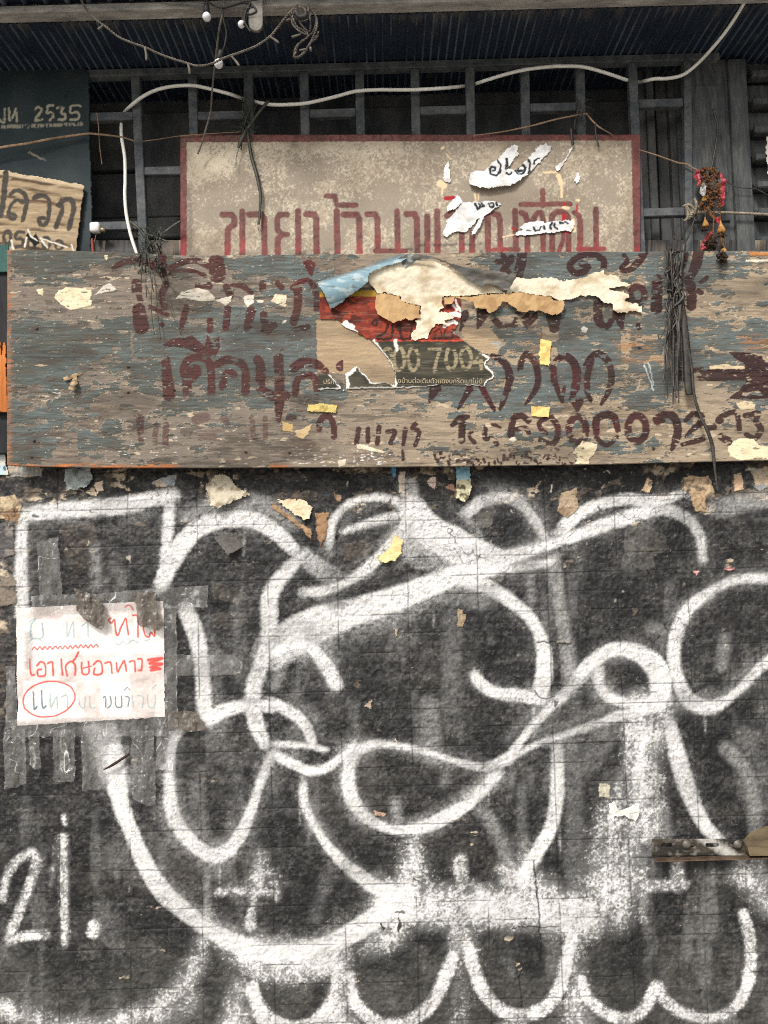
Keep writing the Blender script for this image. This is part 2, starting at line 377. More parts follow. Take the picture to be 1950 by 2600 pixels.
# ------------------------------------------------------------------ tiled wall with its spray paint
def cat(*a): return np.unique(np.concatenate(a))
xs = cat(np.arange(-700, -24, 40.0), rng(-24, 1974, 1.65), np.arange(1990, 2660, 40.0))
ys = cat(np.arange(610, 1100, 35.0), rng(1140, 2620, 1.65), np.arange(2640, 2760, 30.0))
G = Grid(xs, ys, 3.2, 12, 3)
PX_, PY_ = G.WX, G.WY                       # ragged outlines for torn paper; spray keeps smooth ones
G.WX = G.X + 1.3 * G.f(7, 7, 2, 7); G.WY = G.Y + 1.3 * G.f(7, 7, 2, 8)
W = G.zero()          # dense sprayed white
Wg = G.zero()         # thin, speckled, worn white
Wf = G.zero()         # faint grey passes
D = 15.0
dense = [
 ([(57,1300),(54,1400),(55,1560)],44), ([(45,1315),(130,1297),(290,1287),(380,1268),(440,1256)],46), ([(432,1275),(422,1400),(410,1490)],40,.85),
 ([(405,1492),(440,1420),(490,1352),(560,1322),(640,1320),(700,1352),(750,1400)],48),
 ([(470,1545),(500,1620),(512,1700),(520,1800),(528,1835)],46), ([(525,1830),(580,1800),(650,1790),(695,1795)],38),
 ([(775,1402),(715,1465),(684,1520),(684,1600),(662,1690),(643,1750),(648,1830),(672,1890)],46),
 ([(768,1505),(850,1492),(935,1440),(1010,1365),(1045,1320)],38), ([(1037,1238),(1037,1400)],54),
 ([(1040,1330),(1130,1350),(1190,1390),(1260,1425)],74,.92), ([(1060,1420),(1200,1430)],66,.88), ([(1040,1285),(1085,1345),(1190,1410)],84,.86), ([(1070,1385),(1240,1438)],76,.85), ([(785,1425),(845,1465)],78,.92), ([(1190,1320),(1240,1400)],40,.6),
 ([(835,1385),(845,1325),(885,1280),(958,1262),(1020,1278)],30,.85), ([(868,1352),(937,1328),(1010,1308)],28,.9),
 ([(1180,1305),(1230,1270),(1290,1264),(1335,1290),(1368,1340),(1388,1372)],36,.85),
 ([(690,1655),(790,1592),(895,1555),(1020,1515),(1150,1462),(1230,1437),(1300,1412),(1380,1387),(1460,1360),(1545,1330),(1630,1302),(1690,1290)],[135,96,78,72,60,50,46,44,42,42,40,38]),
 ([(1150,1480),(1250,1452),(1330,1441),(1400,1426)],26,.9),
 ([(1418,1360),(1452,1318),(1512,1284),(1588,1268),(1670,1273),(1715,1260),(1752,1248)],36,.9),
 ([(1680,1290),(1735,1310),(1775,1355),(1784,1420)],40,.75),
 ([(1150,1470),(1230,1487),(1290,1522),(1340,1562),(1370,1612),(1382,1670),(1380,1725),(1368,1765)],46),
 ([(1380,1778),(1320,1766),(1262,1760),(1228,1743),(1206,1715)],34),
 ([(690,1665),(727,1642),(777,1637),(820,1678),(853,1738)],40), ([(684,1780),(748,1815),(781,1850),(792,1885)],30),
 ([(693,1912),(740,1938),(790,1957),(836,1946),(870,1918),(900,1890)],26), ([(690,1890),(735,1890),(790,1895),(830,1905)],18,.85),
 ([(690,1915),(660,1990),(640,2050),(620,2100),(590,2150),(545,2172),(500,2150),(455,2100),(435,2045),(430,1960),(440,1880),(475,1835)],[38,36,34,34,36,46,44,44,44,40,36,30]),
 ([(265,1850),(290,1950),(305,2030),(325,2090),(367,2190),(410,2260),(465,2310),(530,2360),(590,2390),(650,2415),(720,2418),(790,2412),(865,2385),(940,2340),(990,2300)],[88,76,66,56,52,50,48,50,56,64,70,70,66,60]),
 ([(250,1860),(310,1980)],60,.7), ([(228,1820),(262,1900),(285,1980)],84,.5),
 ([(769,1976),(773,2040),(802,2103),(836,2153),(887,2204),(958,2254),(1022,2282)],[24,30,32,34,36,40,44]),
 ([(895,1910),(883,1985),(905,2048),(946,2087),(1005,2107),(1064,2102),(1127,2077),(1190,2040),(1233,1997),(1265,1962)],[44,46,46,42,36,36,36,34,34,36]),
 ([(895,1912),(938,1893),(1000,1891),(1085,1910),(1150,1931),(1233,1948),(1290,1920)],[34,30,24,24,24,26,28]),
 ([(1462,1728),(1503,1682),(1553,1650),(1610,1655),(1660,1687),(1678,1740),(1668,1790)],[40,50,56,60,60,58,56]),
 ([(1520,1695),(1523,1740),(1555,1775),(1610,1787),(1655,1775)],36),
 ([(1503,1705),(1462,1735),(1420,1775),(1355,1840),(1325,1878),(1285,1932)],[26,30,32,34,30,28]),
 ([(1665,1800),(1570,1817),(1503,1842),(1430,1867),(1340,1900),(1270,1948)],[40,30,26,24,24,26]),
 ([(1960,1468),(1883,1470),(1820,1492),(1756,1538),(1722,1593),(1710,1665),(1727,1741),(1756,1783),(1800,1797),(1840,1780),(1883,1745),(1925,1700),(1965,1668)],[42,38,36,38,36,36,40,46,44,38,36,36,40]),
 ([(1415,1885),(1415,1990),(1412,2040),(1397,2105),(1360,2170),(1325,2225)],[34,34,36,40,40,40]),
 ([(1700,1830),(1720,1920),(1745,2000),(1780,2080),(1830,2140),(1885,2178)],[50,50,46,40,36,34]),
]
Wh = G.zero()
sr = random.Random(77)
for k, q in enumerate(dense):
    it = q[2] if len(q) > 2 else 1.0
    p = smooth(q[0], 6); n = len(p)
    wd = np.interp(np.linspace(0, 1, n), np.linspace(0, 1, len(q[1])), q[1]) if isinstance(q[1], list) else np.full(n, float(q[1]))
    ph = sr.uniform(0, 6.28); ss = np.linspace(0, n / 9.0, n)
    wd = wd * (0.80 + 0.13 * np.sin(ss + ph) + 0.08 * np.sin(2.3 * ss + 2 * ph))
    ia = it * (0.86 + 0.14 * np.sin(0.9 * ss + 1.7 * ph)) * np.minimum(1, 0.5 + 0.5 * np.minimum(np.arange(n), np.arange(n)[::-1]) / (0.06 * n + 1)); G.stroke(W, p, list(wd), 8.5, ia, False)
    T_ = np.gradient(p, axis=0) + 1e-6; T_ /= np.linalg.norm(T_, axis=1)[:, None]; Nn = np.stack([-T_[:, 1], T_[:, 0]], 1)
    sg = sr.choice([-1, 1]); off = sg * wd * (0.22 + 0.25 * np.sin(0.6 * ss + ph))
    G.stroke(Wh, p + Nn * off[:, None], list(wd * 0.95), 34, it * sr.uniform(0.25, 0.6), False)
    if sr.random() < 0.7 and k > 2:                      # an older, fainter pass beside it
        dx, dy = sr.uniform(-34, 34), sr.uniform(-26, 26); i0 = int(n * sr.uniform(0, .4)); i1 = int(n * sr.uniform(.6, 1))
        if i1 - i0 > 4: G.stroke(Wf, p[i0:i1] + np.array([dx, dy]), list(wd[i0:i1] * sr.uniform(.5, .9)), 20, sr.uniform(.14, .34), False)
# drips and overspray
for x, y, l in [(330,2250,60),(706,1700,70),(1048,2240,60),(1355,1800,90),(1590,1850,120),(1665,1860,140),(895,2000,60),(1420,2080,80),(560,2180,60),(1240,1990,70),(1790,1810,60),(1100,1500,90),(620,1340,70),(1385,1700,80),(760,2030,60)]:
    G.stroke(Wh, [(x, y), (x + sr.uniform(-3, 3), y + l)], [7, 4], 5, .6)
grainy = [
 ([(1625,1790),(1632,1950),(1640,2110)],84,.84), ([(1690,1800),(1660,1900)],56,.75), ([(1580,1980),(1540,2130),(1530,2290)],[40,90,110],.62), ([(1630,2040),(1600,2200),(1570,2330)],[70,80,80],.66),
 ([(1005,2292),(1100,2300),(1200,2300),(1290,2300),(1400,2310),(1490,2330)],112,.9), ([(1300,2230),(1390,2270)],80,.85),
 ([(1048,2130),(1046,2180),(1043,2280)],[16,50,110],.85), ([(1170,2185),(1172,2280)],36,.8),
 ([(1335,2190),(1330,2280)],[40,110],.85), ([(985,2330),(1000,2370),(940,2400)],70,.75),
 ([(575,2395),(690,2445),(850,2430)],[50,110,90],.80), ([(640,2470),(760,2480)],40,.45), ([(1170,2330),(1175,2410)],60,.75), ([(1480,2330),(1452,2400)],50,.7),
 ([(1880,2215),(1920,2250),(1955,2300)],60,.75), ([(1925,2185),(1905,2240)],46,.6),
 ([(640,2505),(658,2556),(700,2594),(750,2608),(802,2592),(840,2550),(856,2500),(862,2450)],36,.84), ([(884,2480),(894,2530),(922,2572),(978,2602),(1040,2593),(1090,2555),(1122,2500),(1150,2430)],36,.84),
 ([(1186,2395),(1200,2450),(1225,2510),(1262,2558),(1310,2578),(1360,2570),(1402,2540),(1427,2490),(1441,2430),(1453,2380)],36,.82),
 ([(1476,2490),(1490,2530),(1530,2568),(1585,2586),(1632,2566),(1664,2505)],32,.8), ([(1672,2505),(1690,2540),(1738,2574),(1815,2584),(1872,2550),(1904,2470),(1905,2390),(1888,2322)],32,.74),
 ([(606,2500),(592,2615)],[34,70],.8), ([(640,2520),(680,2610)],40,.72), ([(870,2460),(866,2520),(862,2615)],[40,44,110],.78), ([(1170,2420),(1168,2600)],[20,60],.45), ([(1460,2420),(1462,2600)],[40,80],.55), ([(1320,2600),(1260,2620)],40,.6),
 ([(-10,2545),(63,2582),(148,2600),(232,2602),(338,2582),(422,2542),(485,2472),(515,2385),(523,2320)],[40,40,34,30,46,56,48,30,22],.8),
 ([(380,2590),(480,2540)],60,.6), ([(5,2280),(25,2208),(70,2168),(92,2174),(85,2220),(55,2300),(22,2380)],26,.72), ([(22,2387),(70,2376),(118,2372)],26,.74),
 ([(162,2072),(166,2092)],13,.8), ([(160,2128),(163,2280),(165,2392)],[32,26,22],.78), ([(148,2130),(130,2245)],20,.42), ([(240,2350),(240,2368)],34,.78),
 ([(555,2265),(600,2262),(705,2266)],22,.6), ([(643,2255),(641,2300),(635,2350)],[20,18,34],.66), ([(655,2150),(690,2240)],[16,50],.55), ([(662,2180),(652,2250)],44,.52), ([(698,2240),(704,2280)],26,.5),
 ([(1632,2185),(1632,2335)],28,.5), ([(1640,2250),(1735,2246)],34,.6), ([(1720,2185),(1720,2250)],40,.55), ([(1050,1620),(990,1590)],8,.2),
]
for q in grainy:
    wm = max(q[1]) if isinstance(q[1], list) else q[1]
    G.stroke(Wg, q[0], q[1], 10 if wm < 50 else 44, q[2])
faint = [
 ([(480,1312),(560,1282),(650,1276),(740,1322)],48,.5), ([(1145,1565),(1145,1800)],40,.2), ([(1090,1790),(1097,1920)],50,.34), ([(1455,1900),(1462,2300)],44,.2),
 ([(495,1990),(520,2130)],26,.22), ([(1325,2000),(1325,2150)],24,.26), ([(242,1390),(245,1490)],24,.4), ([(1840,1625),(1832,1690)],28,.34), ([(1655,1597),(1690,1602)],34,.34),
 ([(1820,1292),(1880,1278),(1965,1265)],44,.5), ([(1405,1420),(1420,1540),(1440,1640),(1453,1752)],34,.46), ([(1225,2060),(1260,2110),(1283,2170),(1291,2235)],34,.42),
 ([(1845,1900),(1895,1960),(1913,2030),(1921,2115)],36,.46), ([(1005,2040),(1008,2090)],26,.55), ([(1180,2015),(1255,1972)],26,.5), ([(1050,1760),(1070,1900)],20,.16),
 ([(527,2215),(524,2330)],14,.45), ([(720,1660),(700,1740)],28,.4), ([(1345,1470),(1350,1520)],20,.4), ([(1690,2060),(1700,2120)],20,.3), ([(1930,2180),(1950,2240)],26,.3),
 ([(610,2080),(690,2010)],22,.18), ([(800,2330),(840,2200)],30,.14), ([(1130,1960),(1128,1990)],22,.3), ([(600,1990),(740,2060)],24,.12), ([(1560,1830),(1480,1950)],60,.2), ([(1060,1490),(1220,1520)],60,.3)
]
for q in faint: G.stroke(Wf, q[0], q[1], 13, q[2])

g1 = G.f(7, 7, 3, 21); g2 = G.f(26, 26, 4, 22); g3 = G.f(4.5, 4.5, 2, 23); g4 = G.f(90, 90, 4, 24); g5 = G.f(300, 220, 4, 25)
wv = G.f(46, 30, 4, 31); wr = 1 - np.abs(G.f(30, 22, 3, 33)) * 1.6          # creased layers of paint and paper
relief = 0.55 * wv + 0.5 * np.clip(wr, -1, 1) + 0.3 * G.f(15, 13, 3, 35)
grain = np.random.default_rng(9).standard_normal(G.X.shape).astype(np.float32)
catch = 0.4 * relief + 0.45 * g1 + 0.35 * g3 + 0.28 * grain
Wm = sst(0.02, 0.95, W + W * (1 - W) * 0.8 * catch) * (0.93 + 0.07 * g2)
fade = sst(0.15, 0.9, G.f(110, 80, 4, 29) + 0.25 * g1); Wm = Wm * (1 - 0.42 * fade)
crk = sst(0.07, 0.0, np.abs(G.f(20, 26, 3, 64))) * sst(-0.3, 0.5, G.f(80, 80, 2, 65)); Wm = Wm * (1 - 0.5 * crk)
worn = np.clip(sst(0.45, 1.1, 0.7 * g3 + 0.6 * g1 + 0.35 * g2 + 0.5 * g4 + 0.35 * grain) * 0.8, 0, 1); Wm = Wm * (1 - worn * 0.85)  # worn flecks, with the relief's fine shading painted in as dark specks
vs = G.f(16, 150, 3, 26); Wg = Wg * (1 + 0.22 * vs * sst(0, .6, Wg))
Wgm = np.clip(sst(0.36, 0.90, Wg * (1 + 0.2 * g4) + 0.26 * catch + 0.20 * g3 + 0.18 * g2 - 0.06) * 0.58 + 0.30 * sst(0.05, 0.9, Wg), 0, 0.88)
Wf = np.maximum(Wf, 0.17 * sst(0.2, 0.9, G.f(50, 200, 4, 28) + 0.3 * g4) * sst(1300, 1500, G.Y)); Wfm = np.clip(Wf * (1 + 0.6 * catch), 0, 1) * 0.50
mist = np.clip(0.05 + 0.05 * g4, 0, 1) * sst(0.0, 0.8, g1 + 0.3)
haze = np.clip(Wh * sst(-0.9, 0.8, g4 + 0.5 * catch) * (1 + 0.7 * catch), 0, 1) * 0.66
Wt = 1 - (1 - haze) * (1 - np.clip(Wm, 0, 1)) * (1 - Wgm) * (1 - Wfm) * (1 - mist * 0.30)

black = mix(lin((27, 27, 28)), lin((43, 42, 41)), sst(-0.7, 0.8, g4 + 0.4 * g2))
black = mix(black, lin((74, 70, 65)), sst(0.35, 0.95, g5 + 0.3 * g2) * 0.45)
sheen = sst(0.15, 0.95, 0.8 * G.f(56, 22, 4, 27) + 0.5 * g1 + 0.25 * grain) * 0.36  # glossy sheen painted into the black as lighter grey patches
black = mix(black, lin((92, 90, 86)), sheen)
black = mix(black, lin((70, 69, 65)), sst(2330, 2560, G.Y + 80 * g4) * 0.6)
black = mix(black, lin((26, 26, 27)), sst(0.1, 0.9, -g2 - 0.3 * g1) * 0.5)
Yp = G.Y; Xp = G.X
# coats of paint that have peeled off in sheets: stepped edges, a slightly different black below
lf = G.f(120, 90, 5, 36, .55); lay = sst(-0.008, 0.008, lf - 0.22); lay2 = sst(-0.008, 0.008, G.f(70, 56, 5, 37, .55) - 0.42)
lip = sst(0.035, 0.0, np.abs(lf - 0.22)) * sst(-.2, .3, G.f(40, 40, 2, 38)) + sst(0.03, 0.0, np.abs(G.f(70, 56, 5, 37, .55) - 0.42))
black = black * (1 + 0.30 * lay + 0.35 * lay2)[..., None]
black = mix(black, lin((118, 114, 106)), np.clip(lip, 0, 1) * 0.28)
# old paste and paper left between the coats, thickest under the board
band = sst(1340, 1235, Yp) * 0.60 + sst(1500, 1300, Yp) * 0.10
bits = G.f(60, 34, 5, 41) + 0.35 * G.f(13, 9, 3, 42)
bits = bits - 0.22 * sst(1450, 1700, Yp) + 0.25 * G.f(24, 15, 3, 45)
m1 = sst(0.30, 0.34, bits + band - 0.62 + 0.0 * Xp)
tanc = mix(lin((96, 84, 72)), lin((196, 178, 152)), sst(-0.2, 0.7, G.f(34, 26, 4, 43)))
tanc = mix(tanc, lin((52, 48, 44)), sst(-0.1, 0.4, G.f(18, 14, 4, 44)))
leftm = sst(70, 20, Xp + 30 * g2) * sst(1980, 1500, Yp)
m1 = np.maximum(m1, leftm * sst(-0.1, 0.2, bits))
col = mix(black, tanc, m1 * 0.85)
H = 0.0016 * m1 - 0.0016 * lay - 0.0016 * lay2
G.WX, G.WY = PX_, PY_
def patch(pts, c, hgt=0.002, c2=None, amt=1.0):
    global col, H
    m = G.poly(pts).astype(np.float32) * amt
    cc = lin(c) * (1 + 0.16 * g2[..., None]) if c2 is None else mix(lin(c), lin(c2), sst(-0.2, 0.5, G.f(24, 18, 4, 47)))
    cc = mix(cc, lin((120, 108, 92)), sst(0.3, 0.8, g1 + 0.5 * g2) * 0.35)
    col = mix(col, cc, m); H = np.maximum(H, hgt * m)
    return m
under = [   # beneath the spray paint: grey bare patches
 ([(1590,1345),(1640,1330),(1690,1360),(1700,1395),(1660,1410),(1665,1440),(1630,1450),(1605,1435),(1580,1390)],(98,95,90)),
 ([(1395,1405),(1420,1405),(1440,1560),(1452,1640),(1455,1755),(1425,1755),(1420,1640),(1405,1520)],(104,101,97)),
 ([(150,1330),(240,1320),(250,1375),(190,1400),(160,1370)],(88,80,72)), ([(160,1400),(235,1385),(245,1440),(185,1470)],(84,77,70)),
 ([(980,1270),(1000,1400),(985,1440)],(80,74,68)), ([(865,1380),(930,1372),(945,1400),(915,1430),(870,1420)],(86,78,70)),
 ([(540,1480),(600,1490),(635,1520),(600,1535),(540,1520)],(92,88,82)), ([(530,1560),(610,1555),(635,1580),(590,1600),(540,1590)],(90,86,80)),
 ([(1180,1275),(1245,1260),(1260,1300),(1245,1340),(1200,1340),(1180,1310)],(120,117,112)),
 ([(555,1350),(600,1352),(612,1385),(580,1408),(560,1390)],(100,96,90)),
]
for pts, c in under: patch(pts, tuple(np.array(c) * 0.86), 0.0012, tuple(np.array(c) * 0.62), 0.8)
col = mix(col, lin((222, 221, 217)) * (1 + 0.07 * g2[..., None]), Wt)
over = [    # torn paper lying over the paint
 ([(0,1262),(40,1258),(56,1285),(50,1312),(0,1318)],(190,170,138),(150,130,104)), ([(8,1298),(50,1288),(46,1330),(12,1322)],(150,118,86),None),
 ([(0,1183),(110,1186),(105,1208),(60,1212),(18,1212),(0,1200)],(150,150,146),(176,160,140)),
 ([(690,1274),(765,1330),(792,1345),(790,1372),(772,1350),(735,1322),(692,1290)],(166,134,100),(150,120,92)),
 ([(800,1305),(835,1300),(828,1360),(815,1392),(803,1350)],(150,116,82),(120,92,68)),
 ([(1012,1196),(1028,1196),(1030,1245),(1015,1250)],(206,192,174),None), ([(1083,1222),(1100,1210),(1110,1222),(1105,1240),(1088,1238)],(206,184,170),None),
 ([(1130,1240),(1150,1225),(1158,1250)],(170,130,112),None), ([(1425,1250),(1465,1240),(1470,1290),(1440,1315),(1412,1300)],(176,156,130),(140,118,94)),
 ([(1628,1250),(1645,1210),(1655,1225),(1650,1250)],(186,160,130),None), ([(1735,1210),(1800,1208),(1815,1250),(1780,1262),(1730,1245)],(180,156,126),(110,94,78)),
 ([(1752,1250),(1790,1246),(1792,1300),(1770,1300),(1752,1270)],(170,144,112),None), ([(1860,1205),(1880,1200),(1888,1240),(1865,1250)],(176,150,122),None),
 ([(1905,1190),(1950,1185),(1965,1240),(1920,1245)],(140,140,138),(178,158,130)), ([(0,1460),(40,1470),(45,1530),(0,1540)],(130,118,104),(96,90,84)), ([(0,1330),(35,1320),(36,1410),(0,1420)],(86,84,84),(140,132,124)),
 ([(985,1270),(992,1262),(1000,1300)],(120,104,90),None), ([(850,1255),(868,1258),(866,1276),(852,1272)],(142,116,88),None),
 ([(385,1225),(412,1210),(446,1205),(446,1232),(400,1236)],(150,156,158),(196,176,156)), ([(240,1225),(262,1220),(264,1245),(248,1258)],(206,186,164),None),
 ([(470,1200),(520,1196),(515,1214)],(130,116,96),None), ([(1160,1596),(1175,1592),(1185,1560),(1165,1545)],(150,132,106),None), ([(1520,1988),(1550,1990),(1548,2025),(1520,2022)],(196,190,168),None),
 ([(1000,1595),(1012,1602),(1008,1622)],(176,158,122),None), ([(950,2058),(982,2065),(978,2074),(955,2070)],(182,150,128),None),
 ([(1760,1448),(1775,1452),(1770,1462)],(206,150,146),None), ([(1838,1442),(1868,1440),(1850,1452)],(196,140,136),None), ([(925,1790),(945,1775),(942,1800)],(170,150,130),None), ([(1012,2320),(1020,2350),(1010,2365)],(60,58,56),None), ([(962,2340),(978,2355),(972,2362)],(56,54,52),None), ([(970,2396),(980,2410),(970,2418)],(140,140,130),None)
]
for pts, c, c2 in over: patch(pts, c, 0.003, c2)
r2 = np.random.default_rng(5)
fl = G.zero(); fd = G.zero()
for k in range(340):                       # flecks of torn paper and chipped paint
    x = r2.uniform(0, 1950); y = 1190 + 1400 * r2.random() ** (2.0 if k % 3 else 1.1); a = r2.uniform(0, 3.1); s = r2.uniform(1.5, 5) if k % 6 else r2.uniform(5, 10)
    L = s * r2.uniform(0.5, 2.6)
    G.stroke(fl if k % 4 else fd, [(x, y), (x + L * math.cos(a), y + L * math.sin(a))], [s, s * .4], 1.2, 1.0, False)
flc = mix(lin((196, 186, 168)), lin((112, 104, 92)), sst(-0.4, 0.4, G.f(40, 40, 2, 51)))
col = mix(col, flc, np.clip(fl, 0, 1) * sst(1800, 1230, Yp + 260 * g4) ); H += 0.0016 * fl
col = mix(col, lin((38, 36, 34)), np.clip(fd, 0, 1) * 0.8)
for pts, wd in [([(1355,2185),(1362,2260),(1370,2340),(1376,2430)],4), ([(1300,2358),(1330,2352),(1370,2356),(1420,2354)],3), ([(1318,2480),(1328,2560)],3.5), ([(945,2122),(970,2122),(1045,2120)],3), ([(1365,1632),(1410,1632),(1450,1636)],4), ([(1440,1365),(1460,1350)],2), ([(1360,1756),(1372,1775),(1410,1770)],3)]:
    q = G.zero(); G.stroke(q, pts, wd, 1.5); col = mix(col, lin((34, 32, 30)), q * 0.85); H -= 0.002 * q
# hairline cracks in the thick white coats
ck = np.abs(G.f(44, 44, 3, 61) + 0.0); ck2 = sst(0.045, 0.0, ck) * sst(0.0, 0.5, G.f(150, 120, 3, 63) + sst(1500, 1250, Yp) * 0.7) * sst(2000, 1350, Yp + 200 * g4)
col = mix(col, lin((52, 48, 44)), ck2 * 0.8); H -= 0.0012 * ck2
# joints of the stacked narrow tiles
Wp = P(G.X, G.Y, 0.0)
jx0 = P(874, 2195)[0]; jdx = P(1055, 2195)[0] - jx0; jz0 = P(874, 2197)[2]; jdz = abs(P(874, 2246.6)[2] - jz0)
tx = (Wp[..., 0] - jx0) / jdx + 0.006 * G.f(40, 60, 2, 71); tz = (Wp[..., 2] - jz0) / jdz + 0.02 * G.f(60, 40, 2, 72)
dx = np.abs(tx - np.round(tx)) * jdx; dz = np.abs(tz - np.round(tz)) * jdz
vis = sst(-0.75, 0.35, G.f(70, 60, 3, 73)); vis2 = sst(-0.45, 0.55, G.f(120, 34, 3, 74))
jm = np.maximum(sst(0.0030, 0.0006, dx) * vis, sst(0.0026, 0.0006, dz) * vis2)
col = mix(col, lin((30, 29, 28)), jm * 0.62)
tid = np.sin(np.floor(tx + .5) * 12.9 + np.floor(tz + .5) * 78.2) * 43758.5; tid = tid - np.floor(tid)
col = col * (0.85 + 0.28 * tid)[..., None]
H = H + 0.0024 * relief + 0.0009 * G.f(9, 10, 3, 75) + 0.0009 * (1 - np.abs(G.f(13, 18, 2, 76)) * 2) - 0.0016 * jm + 0.0009 * (tid - 0.5)
# a square of puffed-up paper under the white
bl = sst(1.1, 0.2, np.hypot((Xp - 815) / 62, (Yp - 1440) / 52)); H = H + 0.010 * bl
inframe = (Xp > -40) & (Xp < 1990)
wall = build('graffiti_wall', G, 0.0, col, M_WALL, H, None, None, 0.14)
tag(wall, 'black painted tile wall covered in looping white spray graffiti', 'wall')
del G, W, Wg, Wf, g1, g2, g3, g4, g5, wv, wr, relief, catch, col, H, Wp, tx, tz

# ------------------------------------------------------------------ shutter boards behind the grille, post, louvres, roof
YB = 0.15
def zrow(py, Y): return P(975, py, Y)[2]
back = thing('wooden_shutter', 'sooty wooden boards of the closed shutter behind the grille', 'shutter', (-0.3, YB, 2.4))
rows = [720, 590, 533, 415, 268, 120, -40]
for k in range(len(rows) - 1):
    z0 = zrow(rows[k], YB) + 0.003; z1 = zrow(rows[k + 1], YB) - 0.004
    if k == 0: continue                                      # the gap at the foot of the shutter is open and dark
    yb = YB + (0.012 if k in (2, 4) else 0.0) + (0.035 if k == 5 else 0)
    box('board', (-2.0, yb, z0), (0.855 if k != 1 else 0.86, yb + 0.02, z1), M_PLANK, back, 0.003)
for k, (x0, x1, yy) in enumerate([(1612, 1646, .07), (1648, 1668, .055), (1672, 1702, .10), (1705, 1722, .075), (1724, 1768, .06)]):
    box('upright', (P(x0, 400, yy)[0], yy, 2.2), (P(x1, 400, yy)[0], yy + 0.03, 3.14), M_PLANK, back, 0.003)
inner = thing('dark_room_wall', 'unlit wall deep inside the gap under the shutter', 'wall', (0, 0.5, 1.8))
box('wall_face', (-2.2, 0.6, 1.6), (2.4, 0.64, 3.9), M_PLANK, inner, 0)

post = thing('timber_post', 'grey aged double board post right of the grille', 'post', (1.0, 0.02, 2.3))
for x0, x1, y in [(1752, 1858, 0.010), (1863, 1908, -0.004)]:
    a0 = P(x0, 420, y)[0]; a1 = P(x1, 420, y)[0]
    box('post_board', (a0, y, 2.2), (a1, y + 0.05, P(1820, 150, y)[2]), M_POST, post, 0.002)
box('patch_board', (P(1756, 500, 0)[0], 0.004, P(1800, 560, 0)[2]), (P(1853, 500, 0)[0], 0.0085, P(1800, 215, 0)[2]), M_POST, post, 0.001)

lou = thing('louvred_shutter', 'dark louvred shutter at the right edge beyond the post', 'shutter', (1.3, 0.03, 2.3))
xl = P(1912, 420, 0.03)[0]
for k, py in enumerate([196, 266, 337, 407, 477, 545, 617]):
    z = P(1930, py, 0.03)[2]
    box('slat', (xl, 0.005, z - 0.011), (xl + 0.8, 0.035, z + 0.010), M_POST, lou, 0.004)
    box('panel', (xl, 0.05, z + 0.012), (xl + 0.8, 0.065, z + 0.075), M_POST, lou, 0.003)
    box('stop', (xl + 0.001, 0.034, z - 0.004), (xl + 0.8, 0.052, z + 0.016), M_PLANK, lou, 0.001)
pm = sheet('paper_scrap', [(1946, 345), (1965, 350), (1972, 455), (1950, 452), (1944, 400)], 0.0, (214, 204, 190), M_PAPER)
tag(pm, 'pale torn paper stuck to the louvred shutter at the right edge', 'paper', 'torn paper remnants')

ZA = float(P(975, 163, 0.0)[2])
yf = float(Pz(960, 27, ZA)[1])               # front edge of the roof sheet
aw = thing('awning', 'low corrugated awning over the grille with a weathered front beam', 'awning', (0, yf, ZA))
def corrugated(name, y0, y1, z, x0, x1, per, amp, mat, parent, ny=6):
    prof = [(0.0, 0), (0.62, 0), (0.70, -amp * .8), (0.78, -amp), (0.86, -amp * .8), (0.94, 0)]
    X = []; Z = []; n = int((x1 - x0) / per)
    for k in range(n):
        for a, b in prof: X.append(x0 + (k + a) * per); Z.append(b)
    X = np.array(X); Z = np.array(Z); ysx = np.linspace(y0, y1, ny)
    V = np.zeros((ny, len(X), 3)); V[..., 0] = X; V[..., 1] = ysx[:, None]; V[..., 2] = z + Z
    gx, gy_ = np.meshgrid(X * 1000, ysx * 1000)
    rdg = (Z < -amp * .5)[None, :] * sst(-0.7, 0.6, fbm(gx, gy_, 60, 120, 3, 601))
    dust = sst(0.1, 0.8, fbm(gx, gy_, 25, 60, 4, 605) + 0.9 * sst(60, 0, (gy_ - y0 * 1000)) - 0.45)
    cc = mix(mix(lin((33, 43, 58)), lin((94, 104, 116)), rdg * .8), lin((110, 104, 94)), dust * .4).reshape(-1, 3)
    idx = np.arange(ny * len(X)).reshape(ny, len(X))
    fc = np.stack([idx[:-1, :-1], idx[:-1, 1:], idx[1:, 1:], idx[1:, :-1]], -1).reshape(-1, 4)
    return link(name, V.reshape(-1, 3), fc, mat, parent, cc, smoothed=False)
per = (P(1000, 160, 0)[0] - P(980, 160, 0)[0])
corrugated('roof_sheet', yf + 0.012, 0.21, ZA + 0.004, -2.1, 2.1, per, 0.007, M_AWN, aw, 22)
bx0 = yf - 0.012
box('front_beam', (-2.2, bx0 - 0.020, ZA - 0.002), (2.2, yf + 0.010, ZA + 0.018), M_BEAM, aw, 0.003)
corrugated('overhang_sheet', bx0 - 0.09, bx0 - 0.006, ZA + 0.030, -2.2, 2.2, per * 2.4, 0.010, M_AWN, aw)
box('top_batten', (-2.2, bx0 - 0.060, ZA + 0.034), (2.2, yf + 0.25, ZA + 0.06), M_BEAM, aw, 0.002)
up = thing('upper_light_block', 'added wall out of view above the awning, blocking light from behind', 'facade', (0, 0.2, ZA))  # unseen wall, added to block light leaking in from behind
box('wall_face', (-2.4, 0.215, ZA - 0.02), (2.4, 0.30, ZA + 1.4), M_PLANK, up, 0)

